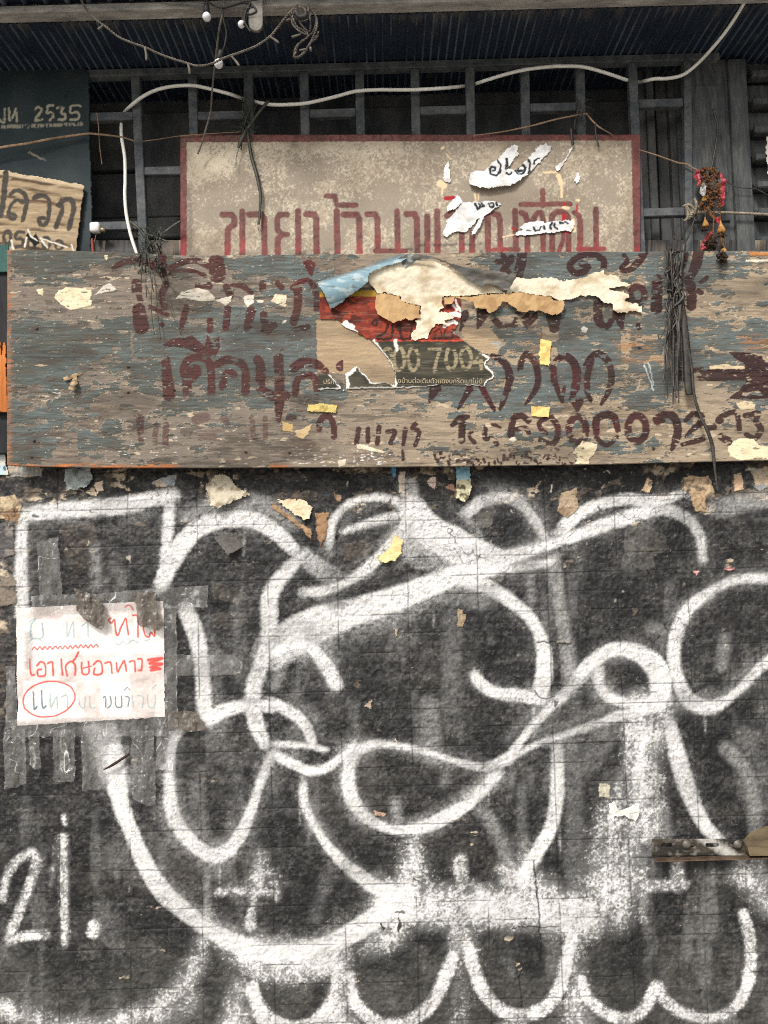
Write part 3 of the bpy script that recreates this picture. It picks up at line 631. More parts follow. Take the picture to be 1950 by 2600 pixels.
# ------------------------------------------------------------------ grille
gr = thing('window_grille', 'grimy grey square bar window grille under the awning', 'grille', (0, 0, 2.3))
gy = 0.0
ra, rb = P(150, 195, gy), P(1822, 149, gy)
bar('top_rail', ra, rb, PX(19), 0.030, M_GRILLE, gr)
def railz(px): t = (px - 150) / (1822 - 150.0); return 195 + t * (149 - 195)
vb = [(346, 368), (490, 502), (631, 645), (772, 784), (913, 921), (1053, 1063), (1192, 1201), (1331, 1340), (1471, 1481), (1603, 1626), (1742, 1748)]
for k, (xa, xb) in enumerate(vb):
    bar('upright_bar', P(xa, railz(xa) + 9, gy), P(xb, 668, gy), PX(23 if k < 10 else 20), 0.024, M_GRILLE, gr)
def barx(k, py): xa, xb = vb[k]; return xa + (xb - xa) * (py - railz(xa)) / (668 - railz(xa))
for k0, k1, py in [(1, 2, 297), (3, 4, 291), (5, 6, 284), (7, 8, 276), (9, 10, 266), (9, 10, 542)]:
    x0 = barx(k0, py) + 11.5; x1 = barx(k1, py) - 11.5
    bar('rung', P(x0, py + 1, gy), P(x1, py - 2, gy), PX(22), 0.020, M_GRILLE, gr)
for xa, xb, py in [(200, barx(0, 300) - 11.5, 300), (barx(0, 437) + 11.5, 500, 437), (200, barx(0, 577) - 11.5, 577)]:
    bar('rung', P(xa, py + 1, gy), P(xb, py - 2, gy), PX(22), 0.020, M_GRILLE, gr)

# ------------------------------------------------------------------ left signs
def sign_grid(x0, x1, y0, y1, amp=1.2, step=2.0, seed=0): return Grid(rng(x0, x1, step), rng(y0, y1, step), amp, 8, seed)
G = sign_grid(-120, 250, 150, 660, 1.6, 2.0, 81)
m = G.poly([(-120, 179), (217, 172.5), (228, 183), (230, 350), (236, 530), (231, 660), (-120, 660)])
col = mix(lin((35, 47, 50)), lin((47, 56, 58)), sst(-0.6, 0.6, G.f(60, 50, 5, 82)))
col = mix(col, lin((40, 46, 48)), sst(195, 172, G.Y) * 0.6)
L = G.zero()
G.strokes(L, [([(90,281),(100,274),(107,284),(96,299),(93,308),(108,306)],5.5), ([(137,270),(124,272),(121,290),(133,288),(137,299),(128,308)],5.5),
 ([(148,276),(163,275),(156,288),(168,295),(164,306),(150,306)],5.5), ([(207,271),(183,272),(181,288),(196,287),(202,297),(196,306),(180,306)],5.5),
 ([(0,306),(12,313),(14,296),(14,278)],5), ([(25,277),(26,300),(28,309),(38,294),(42,278),(45,302),(44,310)],5.5), ([(-60,280),(-40,310),(-20,280),(-15,310)],5.5)], 1.5)
ul = G.stroke(G.zero(), [(-110, 328), (0, 325), (120, 321), (207, 317)], 9, 2) * sst(-0.5, 0.1, G.f(3, 12, 2, 83))
L = np.maximum(L * sst(-1.0, -0.4, G.f(5, 5, 2, 84)), ul * 0.7)
L = np.maximum(L, G.stroke(G.zero(), [(75, 389), (90, 396), (118, 410)], [3, 7, 1], 2, .6))
col = mix(col, lin((186, 178, 156)), L * 0.85)
col = mix(col, lin((16, 18, 20)), G.stroke(G.zero(), [(168, 246), (169, 247)], 6))
o = build('shop_sign', G, -0.012, col, M_SIGN, None, m); md = o.modifiers.new('thickness', 'SOLIDIFY'); md.thickness = 0.01; md.offset = 0
tag(o, 'dark teal hoarding board reading 2535 in cream hand lettering', 'sign')

CARD = [(-90, 424), (0, 430), (23, 435), (60, 444), (100, 450), (150, 456), (183, 465), (186, 461), (213, 470), (211, 500), (205, 530), (203, 560), (196, 610), (190, 660), (-90, 660)]
def card_col(G):
    t = G.Y - 0.17 * G.X
    c = mix(lin((164, 143, 114)), lin((90, 72, 56)), sst(-0.05, 0.75, 0.55 * np.sin(t / 3.9 + G.f(60, 30, 2, 91)) + 0.7 * G.f(90, 9, 4, 92)))
    c = mix(c, lin((186, 168, 140)), sst(0.2, 0.8, G.f(70, 8, 4, 93)) * 0.6); c = mix(c, lin((212, 192, 160)), sst(0.0, 1, (448 + 0.16 * G.X - G.Y) / 8) * .7)
    L = G.zero()
    G.strokes(L, [([(2,548),(9,512),(17,440)],15), ([(29,494),(46,486),(64,494),(70,518),(60,562)],12), ([(60,518),(44,510),(28,527),(24,550),(36,559),(41,549),(31,545)],10),
     ([(87,504),(107,497),(124,508),(125,540),(118,567),(105,572),(100,558),(112,554)],11), ([(150,522),(160,509),(178,506),(187,528),(174,580)],13), ([(147,521),(158,530),(142,578)],12),
     ([(62,592),(45,592),(42,607),(58,609),(59,625),(42,629)],9)], 1.5)
    G.ring(L, 20, 604, 9, 17, 9); G.ring(L, 118, 617, 9, 14, 8); G.ring(L, 150, 622, 9, 12, 7); G.ring(L, 82, 622, 9, 12, 7)
    c = mix(c, lin((72, 68, 62)), L)
    q = G.poly([(68, 600), (75, 588), (84, 606), (92, 592), (104, 620), (90, 628), (76, 610)]); c[q] = lin((24, 28, 32))
    q = G.zero(); G.strokes(q, [([(74,585),(80,600),(96,612)],4), ([(104,606),(130,614),(170,628)],4), ([(70,606),(64,628)],4), ([(108,612),(120,630)],5), ([(30,612),(36,632)],5), ([(180,620),(186,636)],4)], 1)
    return mix(c, lin((220, 212, 196)), q)
cb = sheet('cardboard_sign', CARD, -0.034, (0, 0, 0), M_PAPER, lambda G: 0.004 * np.sin(G.X / 40.0) + 0.0022 * G.f(50, 16, 3, 94), card_col, 1.75, 1.5, 9, 95, None, 0.003)
tag(cb, 'brown corrugated cardboard sign with black hand painted letters', 'sign')

# ------------------------------------------------------------------ red bordered sign
G = Grid(rng(458, 1626, 2.0), rng(342, 672, 2.0), 1.0, 7, 101)
f1 = G.f(6, 6, 3, 102); f2 = G.f(70, 60, 4, 103); f3 = G.f(16, 16, 3, 104)
f0 = G.f(3.2, 3.2, 2, 107); lightm = sst(-0.45, 0.65, 0.45 * f1 + 0.5 * f0 + 0.8 * f2 + 0.75 * sst(520, 420, G.Y + 0.22 * (G.X - 500)) + 0.25 * sst(600, 650, G.Y) - 0.25)
col = mix(lin((152, 140, 123)), lin((206, 194, 170)), lightm)
col = mix(col, lin((146, 126, 106)), sst(0.1, 0.8, f2 + 0.3 * f3) * 0.55 * sst(420, 560, G.Y + 0.1 * G.X))
stn = sst(0.0, 0.8, G.f(120, 90, 4, 108)) * 0.34 + sst(45, 0, np.minimum.reduce([G.X - 470, G.Y - 355, 1612 - G.X])) * 0.38 * sst(-0.6, 0.4, f2) + sst(560, 660, G.Y) * 0.16
col = mix(col, lin((112, 96, 80)), np.clip(stn, 0, .7))
dk = G.zero(); G.strokes(dk, [([(745,370),(752,395)],24,.5), ([(780,390),(788,398)],16,.5), ([(800,395),(830,378)],5,.4), ([(480,480),(486,640)],18,.45), ([(470,540),(474,640)],12,.4)], 14)
col = mix(col, lin((72, 68, 64)), dk * sst(-0.6, 0.5, f3))
sc = G.zero()
for k in range(60):
    x = rnd.uniform(1380, 1600); y = rnd.uniform(380, 600); G.stroke(sc, [(x, y), (x - rnd.uniform(4, 16), y + rnd.uniform(10, 60))], 1.6, 1, .35)
col = mix(col, lin((120, 104, 88)), sc)
hb = np.minimum.reduce([G.WX - 459, G.WY - (346 - 0.0035 * (G.X - 460)), 1624 - G.WX + 0.02 * (640 - G.Y) * -1])
bord = sst(16.0, 14.4, hb)
L = G.zero()
red = [([(565,545),(588,545),(595,555),(595,570),(585,577),(578,585),(578,660)],15), ([(615,537),(616,660)],14.5), ([(631,544),(664,544),(671,555),(672,660)],14.5),
 ([(729,545),(710,545),(704,555),(704,582),(713,595),(729,595)],14), ([(713,598),(705,608),(705,660)],14.5), ([(757,537),(758,660)],15), ([(778,544),(798,544),(803,555),(804,660)],15),
 ([(829,498),(850,498),(853,512),(856,521),(903,521)],13), ([(855,537),(857,660)],15), ([(872,545),(906,545),(912,556),(913,660)],15), ([(933,544),(953,544),(958,556),(960,660)],14.5), ([(953,637),(1030,637)],12),
 ([(1008,537),(1010,640)],14.5), ([(1031,543),(1053,543),(1058,555),(1060,660)],14.5), ([(1085,549),(1085,660)],14.5), ([(1110,537),(1112,660)],15), ([(1134,548),(1150,540)],14), ([(1173,590),(1172,660)],14), ([(1199,590),(1199,660)],14.5),
 ([(1238,540),(1240,660)],14.5), ([(1253,543),(1264,545),(1270,560),(1270,640)],14), ([(1253,634),(1316,633)],11), ([(1308,535),(1310,635)],14.5), ([(1324,540),(1334,545),(1339,560),(1339,660)],14), ([(1352,562),(1364,541),(1374,540),(1379,555),(1379,660)],13),
 ([(1323,519),(1384,519)],12.5), ([(1378,484),(1378,493)],13), ([(1378,503),(1378,522)],12.5), ([(1394,518),(1448,518)],12.5), ([(1401,566),(1401,548),(1415,538),(1430,538),(1443,550),(1444,660)],14), ([(1402,580),(1402,660)],14), ([(1430,590),(1430,610),(1414,650)],10),
 ([(1459,540),(1469,547),(1473,560),(1473,635)],14), ([(1468,632),(1533,632)],11), ([(1513,531),(1514,632)],14)]
for p, wd in red: G.stroke(L, p, wd * 1.08, 1.2, 1.0, False)
rc = mix(lin((106, 42, 44)), lin((84, 32, 35)), sst(-0.5, 0.5, f3 + 0.4 * f1))
rc = mix(rc, lin((150, 26, 44)), sst(600, 640, G.Y + 20 * f2) * 0.75 * sst(-0.4, 0.3, f2 + 0.2))
col = mix(col, rc, np.maximum(L * 0.94, bord * 0.96) * (0.9 + 0.1 * f1))
dk = G.zero(); G.strokes(dk, [([(715,648),(820,643),(900,640),(1010,632),(1060,634)],5,.75), ([(1050,622),(1120,622),(1250,618)],6,.6), ([(760,640),(850,632)],3,.6), ([(1225,640),(1245,630)],14,.5)], 3)
col = mix(col, lin((48, 44, 40)), dk * sst(-0.4, 0.4, f3))
chip = G.zero(); G.strokes(chip, [([(1132,504),(1150,502)],11), ([(1432,560),(1432,548)],12), ([(1440,580),(1440,588)],12), ([(1432,515),(1433,522)],5), ([(1465,520),(1464,538)],4), ([(1300,580),(1306,582)],6), ([(1620,628),(1618,640)],5)], 1.5)
col = mix(col, lin((166, 28, 40)), chip)
bleach = G.zero(); G.strokes(bleach, [([(1418,446),(1425,466)],12), ([(1425,470),(1426,500)],6), ([(1117,466),(1126,470)],18), ([(1124,480),(1122,492)],5), ([(1206,492),(1208,510)],4), ([(1215,490),(1215,508)],3), ([(1380,438),(1415,437)],5), ([(1132,390),(1144,404)],2.5), ([(1122,377),(1126,374)],7), ([(1430,527),(1442,528)],8), ([(1464,508),(1470,509)],6), ([(1455,560),(1458,586)],9), ([(1276,602),(1304,596)],3)], 1.2)
col = mix(col, lin((226, 200, 160)), bleach)
o = build('for_sale_sign', G, -0.022, col, M_SIGN, 0.0008 * f2, None, None, 0.012)
tag(o, 'tan sign board with red border and tall red Thai letters above the plywood', 'sign')

# torn white stickers on that sign
def sticker(poly, glyphs, label, curl=None, c=(230, 229, 227), rag=2.2, Y=-0.0255, gy=0, seed=0):
    def cf(G):
        cc = mix(lin(c), lin((190, 185, 178)), sst(0.0, 0.9, G.f(26, 20, 4, 111 + seed)) * 0.7)
        L = G.zero()
        for p, wd in glyphs: G.stroke(L, p, wd, 1.2)
        return mix(cc, lin((44, 50, 54)), L)
    o = sheet('torn_sticker', poly, Y, c, M_PAPER, curl, cf, 1.6, rag, 7, 120 + seed)
    return tag(o, label, 'sticker', 'torn white stickers on the tan sign')
def T7(l): return [(1050 + a / 3.0, 330 + b / 3.0) for a, b in l]
sticker(T7([(415,380),(430,325),(480,312),(540,310),(590,262),(640,215),(700,150),(770,105),(800,118),(796,150),(808,182),(770,230),(715,295),(780,300),(830,255),(890,190),(960,115),(1005,106),(1050,125),(1040,165),(960,250),(880,332),(800,400),(740,435),(600,456),(490,456),(430,425)]),
 [(T7([(640,230),(662,290),(640,340),(600,345),(582,310),(592,282),(618,282),(622,308),(604,312)]),6.5), (T7([(710,220),(712,265),(698,298)]),6), (T7([(780,310),(790,335),(830,335),(850,295),(830,268),(800,280),(800,312),(825,312)]),6.5), (T7([(872,225),(888,270),(876,330)]),6), (T7([(920,262),(925,235),(958,216)]),6), (T7([(705,330),(725,345),(748,325)]),6)],
 'large white torn sticker shaped like a V with black letter ends', lambda G: 0.001 + 0.010 * sst(440, 478, G.Y + 0.06 * (G.X - 1200)) + 0.002 * G.f(30, 16, 2, 131), seed=1)
sticker(T7([(375,548),(400,552),(430,545),(480,545),(530,540),(600,535),(640,545),(680,565),(630,590),(590,625),(540,650),(490,690),(440,745),(390,785),(350,780),(310,780),(260,815),(225,808),(215,785),(240,735),(245,690),(290,655),(330,600)]),
 [(T7([(470,560),(482,590),(500,600),(510,570),(495,560)]),5.5), (T7([(515,590),(535,580),(520,555)]),5.5), (T7([(575,560),(580,585),(605,590),(610,565),(590,555)]),5.5), (T7([(630,550),(640,570)]),6)], 'white torn sticker shaped like a leaning leaf over the red letters', lambda G: 0.001 + 0.0022 * G.f(22, 18, 3, 132), seed=2)
sticker(T7([(245,600),(290,535),(330,495),(350,505),(378,545),(350,575),(310,612),(270,618),(250,628)]), [], 'small white sticker flap beside the red chip above the leaf shaped sticker', lambda G: 0.002 + 0.001 * G.f(14, 14, 2, 133), seed=3)
sticker(T7([(430,795),(460,750),(490,690),(520,650),(560,640),(530,690),(500,750),(470,800),(440,802)]), [], 'narrow white curl hanging from the leaf shaped sticker', lambda G: 0.003 + 0.004 * sst(530, 600, G.Y), seed=4)
sticker(T7([(750,800),(830,760),(798,742),(850,708),(905,695),(960,688),(1000,702),(1100,690),(1150,686),(1210,685),(1232,712),(1220,760),(1195,780),(1150,772),(1060,785),(1000,790),(880,805)]),
 [(T7([(865,765),(890,770)]),3.5), (T7([(912,745),(930,768),(962,762),(970,740)]),5), (T7([(985,735),(1000,755)]),5), (T7([(1052,710),(1040,750)]),6), (T7([(1070,712),(1076,740),(1095,755)]),6), (T7([(1118,705),(1140,712)]),5), (T7([(1150,705),(1175,712)]),5)], 'long white torn sticker strip low on the sign with clipped black letters', lambda G: 0.001 + 0.0014 * G.f(30, 12, 3, 134), seed=5)
sticker(T7([(235,290),(258,240),(270,232),(276,290),(282,300),(278,360),(288,392),(262,402),(236,398),(220,362)]), [], 'thin upright white sticker scrap nearest the left of the sign', seed=6)
sticker(T7([(1070,282),(1130,240),(1170,190),(1195,128),(1222,125),(1200,165),(1150,250),(1130,285),(1108,316),(1080,300)]), [], 'slanting wisp of white sticker under the top right border', seed=7)
sticker(T7([(1218,380),(1245,320),(1266,322),(1266,400),(1240,416)]), [], 'small squarish white sticker scrap rightmost on the sign', seed=8)

# ------------------------------------------------------------------ old plywood board
T = np.array([(-70, 640), (22, 637), (120, 637), (240, 641), (350, 645), (470, 650), (720, 649), (1020, 646), (1300, 641), (1490, 638), (1950, 636), (2260, 634)], float)
Bt = np.array([(-70, 1180), (18, 1181), (60, 1184), (240, 1188), (550, 1188), (1020, 1186), (1300, 1182), (1490, 1179), (1700, 1174), (1950, 1168), (2260, 1162)], float)
class Bent(Grid):
    def __init__(s, xs, ys, amp, scale, seed):
        Grid.__init__(s, xs, ys)
        t = (s.Y - 645) / (1185 - 645.0)
        tp = np.interp(s.X, T[:, 0], T[:, 1]); bt = np.interp(s.X, Bt[:, 0], Bt[:, 1])
        s.Y = tp + t * (bt - tp)
        s.WX = s.X + amp * fbm(s.X, s.Y, scale * 2.0, scale * 0.5, 3, seed); s.WY = s.Y + amp * 0.7 * fbm(s.X, s.Y, scale * 1.6, scale * 0.5, 3, seed + 9)
    def box(s, x0, y0, x1, y1):
        i0, i1 = np.searchsorted(s.xs, [x0, x1]); j0, j1 = np.searchsorted(s.ys, [y0 - 14, y1 + 16]); return slice(j0, j1), slice(i0, i1)
G = Bent(cat(rng(20, 1990, 1.45), np.arange(2000, 2250, 10.0)), rng(645, 1185, 1.3), 2.4, 12, 201)
CX_ = [0,130,260,390,520,650,780,910,1040,1170,1300,1430,1560,1690,1820,1950]
CTRL = [(645,[7,8,8,6,5,8,5,1,1,2,6,8,8,7,7,4]),(690,[4,6,2,3,4,8,5,1,1,1,7,7,6,5,6,3]),(740,[1,1,0,1,2,5,5,2,2,2,4,4,4,4,4,1]),(790,[2,2,2,2,4,5,4,2,2,2,4,6,5,4,3,2]),
 (840,[8,8,6,6,8,8,7,1,1,2,5,8,7,6,7,7]),(890,[8,7,5,6,8,9,6,0,1,4,5,7,5,6,8,5]),(940,[7,7,5,7,8,8,6,0,0,2,4,6,7,8,6,3]),(990,[6,4,2,5,7,6,5,2,4,6,6,7,7,6,2,5]),
 (1040,[5,4,1,4,5,3,3,3,3,4,5,4,3,2,2,5]),(1090,[7,6,5,2,2,2,2,2,1,1,2,4,3,2,2,3]),(1140,[8,5,5,4,2,1,1,1,1,3,3,3,4,3,2,1]),(1185,[4,2,3,2,1,1,1,1,1,1,1,1,1,1,1,1])]
Yk = np.array([q[0] for q in CTRL], float); K = np.array([q[1] for q in CTRL], float) / 9.0
fx = np.clip(G.X / 130.0, 0, 14.999); ix = fx.astype(int); fx = fx - ix
iy = np.clip(np.searchsorted(Yk, G.Y) - 1, 0, len(Yk) - 2); fy = np.clip((G.Y - Yk[iy]) / (Yk[iy + 1] - Yk[iy]), 0, 1)
ctrl = (K[iy, ix] * (1 - fx) + K[iy, ix + 1] * fx) * (1 - fy) + (K[iy + 1, ix] * (1 - fx) + K[iy + 1, ix + 1] * fx) * fy
n1 = G.f(74, 24, 5, 211, 0.58); n2 = G.f(20, 6, 3, 212); n3 = G.f(60, 3.6, 3, 213); n4 = G.f(40, 5, 3, 214); n5 = G.f(200, 120, 4, 215); n6 = G.f(5, 3, 2, 216)
fieldp = ctrl + 0.42 * n1 + 0.26 * G.f(36, 13, 6, 217, .66) + 0.03 * n6 - 0.48
fieldp = fieldp - 0.5 * sst(0.60, 0.70, G.f(15, 6, 4, 223, .6)) + 0.45 * sst(0.72, 0.8, G.f(18, 6, 4, 224, .6))
# long scraped rectangles and strips
for x0, x1, y0, y1, v in [(335,338,850,905,-.5),(1580,1600,840,910,-.4),(1685,1700,880,930,-.4),(137,195,1100,1178,-.4),(1380,1412,830,930,-.35),(60,180,1115,1160,.3)]:
    fieldp = fieldp + v * sst(6, 0, np.maximum(np.abs(G.WX - (x0 + x1) / 2) - (x1 - x0) / 2, np.abs(G.WY - (y0 + y1) / 2) - (y1 - y0) / 2))
bare = G.poly([(803,812),(860,813),(905,846),(945,868),(985,915),(1003,950),(1000,980),(945,974),(905,932),(876,952),(850,950),(806,945)]) | G.poly([(1165,830),(1250,838),(1272,870),(1262,902),(1222,897),(1180,868)])
fieldp = np.where(bare, -0.6, fieldp)
pmk = sst(-0.012, 0.012, fieldp)
right = sst(600, 1250, G.X)
wood = mix(lin((126, 116, 105)), lin((168, 150, 126)), np.clip(right * (0.8 + 0.4 * n5), 0, 1))
wood = mix(wood, lin((84, 70, 58)), sst(0.05, 0.9, n3 + 0.4 * n5) * 0.38); wood = mix(wood, lin((178, 156, 130)), sst(0.3, 1.0, n4 + 0.3 * n1) * 0.4)
wood = mix(wood, lin((92, 80, 70)), sst(0.1, 0.8, n5 + 0.3 * n2) * 0.5)
tone = mix(lin((84, 88, 82)), lin((98, 105, 103)), sst(-0.5, 0.6, n5 + 0.8 * sst(380, 620, G.X) - 0.3))
tone = mix(tone, lin((70, 72, 68)), sst(0.0, 0.8, n1 * 0.6 + n4 * 0.6) * 0.6); tone = mix(tone, lin((136, 144, 142)), sst(0.3, 0.9, n3) * 0.25)
tone = mix(tone, lin((96, 86, 74)), sst(0.1, 0.7, G.f(50, 7, 4, 218)) * 0.45)
edge = sst(-0.06, -0.005, fieldp) * (1 - pmk) * (0.45 + 0.55 * sst(-0.2, 0.5, n2))
col = mix(mix(wood, lin((190, 170, 144)), edge * 0.9), tone, pmk)
mid = sst(-0.02, 0.02, G.f(70, 12, 4, 219) - 0.42) * (1 - 0.5 * right); col = mix(col, lin((88, 80, 72)), mid * 0.7)
wd = sst(-0.03, 0.03, G.f(40, 12, 5, 221) - 0.78); col = mix(col, lin((200, 182, 156)), wd * 0.8 * (1 - pmk))
wood = mix(wood, lin((176, 152, 120)) * (1 + .10 * n3[..., None]), bare * 0.75); col = mix(col, wood, bare * 1.0)
L = G.zero()
BR = [ ([(287,683),(310,670),(347,662),(380,670),(410,687)],[8,16,18,18,24]), ([(413,653),(414,697)],22), ([(433,683),(465,667),(500,664),(530,677)],16), ([(440,690),(485,688),(522,701)],10), ([(550,668),(553,698)],42),
 ([(348,722),(349,738)],27), ([(352,745),(358,765)],15), ([(354,788),(360,830)],[34,44,40]), ([(423,722),(413,745),(412,760),(420,780)],18), ([(382,780),(408,792),(426,800)],12), ([(413,826),(413,832)],[14,4]), ([(474,780),(466,812),(462,840)],[14,18,8]),
 ([(506,727),(530,727)],22), ([(534,815),(534,838)],17), ([(575,730),(586,752)],18), ([(587,725),(615,727),(642,748)],[8,15,10]), ([(579,785),(574,832)],18), ([(638,792),(630,828),(624,838)],[26,22,6]), ([(670,800),(676,838),(695,828)],20), ([(667,722),(667,734)],18), ([(706,720),(716,732)],16),
 ([(745,732),(777,714),(800,735),(804,785)],16), ([(757,735),(756,780),(746,818)],22), ([(752,838),(782,832)],15), ([(780,672),(788,676),(790,700)],[20,26,8]), ([(1180,800),(1168,840)],[22,6]), ([(1225,798),(1212,834)],[32,6]), ([(1257,815),(1275,829),(1305,824),(1316,798)],17),
 ([(1332,798),(1337,834)],[30,6]), ([(1360,800),(1340,825)],16), ([(1405,798),(1408,832)],[42,26]), ([(1276,648),(1283,662),(1262,666)],15), ([(1300,655),(1278,686),(1290,692)],18), ([(1326,640),(1322,672),(1314,700)],26),
 ([(1534,678),(1532,658),(1502,645),(1468,651),(1448,672),(1457,690),(1480,690),(1493,675),(1478,668)],17.5), ([(1586,648),(1592,662),(1578,680),(1597,684),(1622,664),(1637,637)],[14,14,12,16,20,24]), ([(1776,634),(1768,672),(1750,708)],[28,28,20]), ([(1752,712),(1757,745),(1757,775)],26), ([(1743,645),(1735,672)],15),
 ([(1670,708),(1668,782)],[26,30]), ([(1520,765),(1521,812),(1540,828),(1554,813)],[24,24,18,14]), ([(1572,797),(1580,830)],[36,10]), ([(1622,824),(1624,832)],12), ([(1775,738),(1782,742)],14), ([(1797,703),(1780,716)],10),
 ([(422,915),(426,960),(430,1005)],[22,28,30]), ([(477,945),(497,935),(502,948),(480,966),(466,943),(477,917),(500,908),(523,913),(536,935),(538,1008)],20), ([(475,965),(477,1008)],25), ([(553,925),(580,914),(610,922),(624,945),(624,995)],21), ([(593,950),(576,947),(565,982)],[22,16,20]), ([(655,915),(663,935),(662,985),(686,1003)],25), ([(708,910),(711,1000)],26), ([(690,1008),(726,1006)],24), ([(710,1020),(708,1066)],[26,14]),
 ([(745,936),(770,922),(803,926),(830,945)],[22,25,24,14]), ([(750,1000),(757,963),(783,953),(800,963),(806,995)],18), ([(864,932),(870,928)],24), ([(1250,905),(1277,917),(1293,950),(1289,985),(1269,1040)],[16,20,21,18,8]), ([(1223,985),(1255,1042)],[18,10]), ([(1105,988),(1090,1020)],[30,8]), ([(1192,988),(1163,1038)],[18,6]),
 ([(1320,940),(1326,914),(1340,901),(1358,920),(1366,955),(1362,985),(1335,1025)],[12,18,20,18,17,16,8]), ([(1400,935),(1417,912),(1436,903),(1460,925),(1465,960),(1460,988)],[10,17,20,22,22,22]), ([(1406,938),(1408,968),(1428,1018)],[17,17,10]), ([(1427,1016),(1434,982)],9), ([(1458,990),(1450,1015)],[20,12]),
 ([(1484,926),(1500,907),(1521,897),(1545,917),(1554,957),(1545,995),(1529,1024)],[8,15,20,18,17,16,10]), ([(1503,912),(1493,950),(1493,995),(1502,1018)],[16,17,15,9]),
 ([(1148,1080),(1167,1065),(1188,1058)],[12,20,12]), ([(1173,1075),(1172,1118)],19), ([(1200,1097),(1190,1105),(1203,1123)],[6,9,12]), ([(1231,1090),(1232,1114),(1250,1110)],[14,14,8]), ([(1250,1078),(1270,1084)],9), ([(1258,1120),(1262,1128)],14), ([(1342,1068),(1324,1056),(1304,1063),(1297,1103)],[16,17,17,20]), ([(1312,1090),(1334,1087),(1343,1098)],13),
 ([(1386,1062),(1370,1072),(1374,1090),(1386,1098)],13), ([(1400,1060),(1416,1080),(1415,1112),(1398,1128),(1374,1117)],16), ([(1461,1022),(1466,1040)],[20,10]), ([(1474,1020),(1468,1040)],[18,10]), ([(1515,1098),(1516,1065),(1537,1053),(1560,1058),(1571,1092)],[16,20,19,20,14]), ([(1515,1110),(1540,1130),(1568,1110)],[12,13,12]),
 ([(1672,1075),(1668,1062),(1690,1052),(1712,1058),(1722,1085),(1718,1115),(1706,1142)],[12,18,18,22,22,22,8]), ([(1668,1072),(1686,1067)],11), ([(1743,1066),(1760,1051),(1780,1053),(1781,1072),(1760,1090),(1742,1108)],[12,15,18,18,14,8]), ([(1735,1128),(1786,1115)],[12,14]), ([(1799,1087),(1815,1084)],15),
 ([(1828,1066),(1842,1053),(1871,1048),(1878,1088)],[22,14,14,14]), ([(1833,1108),(1852,1120)],20), ([(1893,1055),(1926,1050),(1920,1068),(1933,1090),(1918,1112),(1896,1103)],[14,16,15,18,16,12]), ([(2010,1090),(2060,1088)],14), ([(2090,1060),(2130,1050),(2120,1120)],16),
 ([(963,1085),(958,1126)],13), ([(984,1097),(1003,1097),(991,1126)],12), ([(1029,1092),(1024,1130)],[14,10]), ([(1056,1076),(1046,1088),(1064,1098),(1054,1130)],12), ([(911,1090),(905,1126)],13), ([(934,1090),(934,1122)],12), ([(810,1090),(815,1066),(833,1058),(847,1078),(848,1110)],16),
 ([(356,1062),(360,1122)],[20,14],.8), ([(397,1080),(394,1118)],14,.7), ([(423,1078),(420,1128)],16,.7), ([(500,1065),(522,1060)],26,.55), ([(640,1062),(645,1115)],14,.6), ([(674,1062),(674,1112)],13,.6), ([(570,1062),(576,1078)],20,.45), ([(510,1110),(545,1108)],18,.4), ([(735,1060),(745,1062)],18,.8), ([(745,1120),(790,1130)],22,.35)]
BX_, BY_ = G.WX, G.WY
G.WX = G.X + 1.1 * G.f(9, 6, 2, 235); G.WY = G.Y + 0.9 * G.f(9, 6, 2, 236)
G.strokes(L, BR, 1.1)
G.ring(L, 1620, 747, 18, 21, 17); G.ring(L, 1467, 1090, 22, 33, 18); G.ring(L, 1619, 1087, 23, 33, 19)
L = np.maximum(L, G.poly([(413,877),(440,860),(490,853),(520,880),(527,850),(540,872),(557,855),(560,883),(547,910),(520,903),(467,884),(430,882)]))
ARW = [(1718,931),(1728,931),(1890,934),(1893,925),(1868,910),(1850,893),(1900,895),(1935,903),(1945,920),(2080,950),(1960,1010),(1900,1014),(1850,1012),(1878,990),(1895,966),(1720,966)]
L = np.maximum(L, G.poly(ARW))
for k in range(46):                                        # the nearly lost last line
    x = 1105 + k * 7.9 + rnd.uniform(-2, 2)
    if x > 1460: break
    y = rnd.uniform(1158, 1178); G.stroke(L, [(x, y), (x + rnd.uniform(-5, 5), y + rnd.uniform(-12, 10))], rnd.uniform(4, 9), 1.2)
L = np.maximum(L, G.stroke(G.zero(), [(1021, 1145), (1024, 1168)], 8))
for y0, y1 in [(700, 1185)]:
    for k in range(40):
        x = rnd.uniform(1140, 1500); y = rnd.uniform(1130, 1175); G.stroke(L, [(x, y), (x + rnd.uniform(4, 16), y + rnd.uniform(-3, 3))], rnd.uniform(3, 7), 1.2, .8)
G.WX, G.WY = BX_, BY_
keep = sst(-0.66, -0.58, G.f(26, 9, 4, 231)) * sst(-0.95, -0.85, n2)
gone = sst(360, 340, 0 * G.X) ; Lk = L * keep
Lk = Lk * (1 - bare * (G.X < 1005) * (G.X > 872)); Lk = Lk * (1 - 0.75 * sst(995, 1010, G.Y) * sst(640, 600, G.X) * sst(440, 460, G.X) * sst(1050, 1040, G.Y))
brown = mix(lin((80, 50, 47)), lin((58, 38, 37)), np.clip(right + 0.3 * n1, 0, 1)); brown = mix(brown, lin((52, 40, 38)), sst(0.0, 0.8, n1 + n4) * 0.55)
brown = mix(brown, lin((110, 40, 46)), sst(0.35, 0.8, n5) * 0.3)
col = mix(col, brown, Lk * 0.96)
Hh = 0.0016 * pmk + 0.0004 * Lk + 0.0005 * n3 + 0.0006 * n2
cream = []
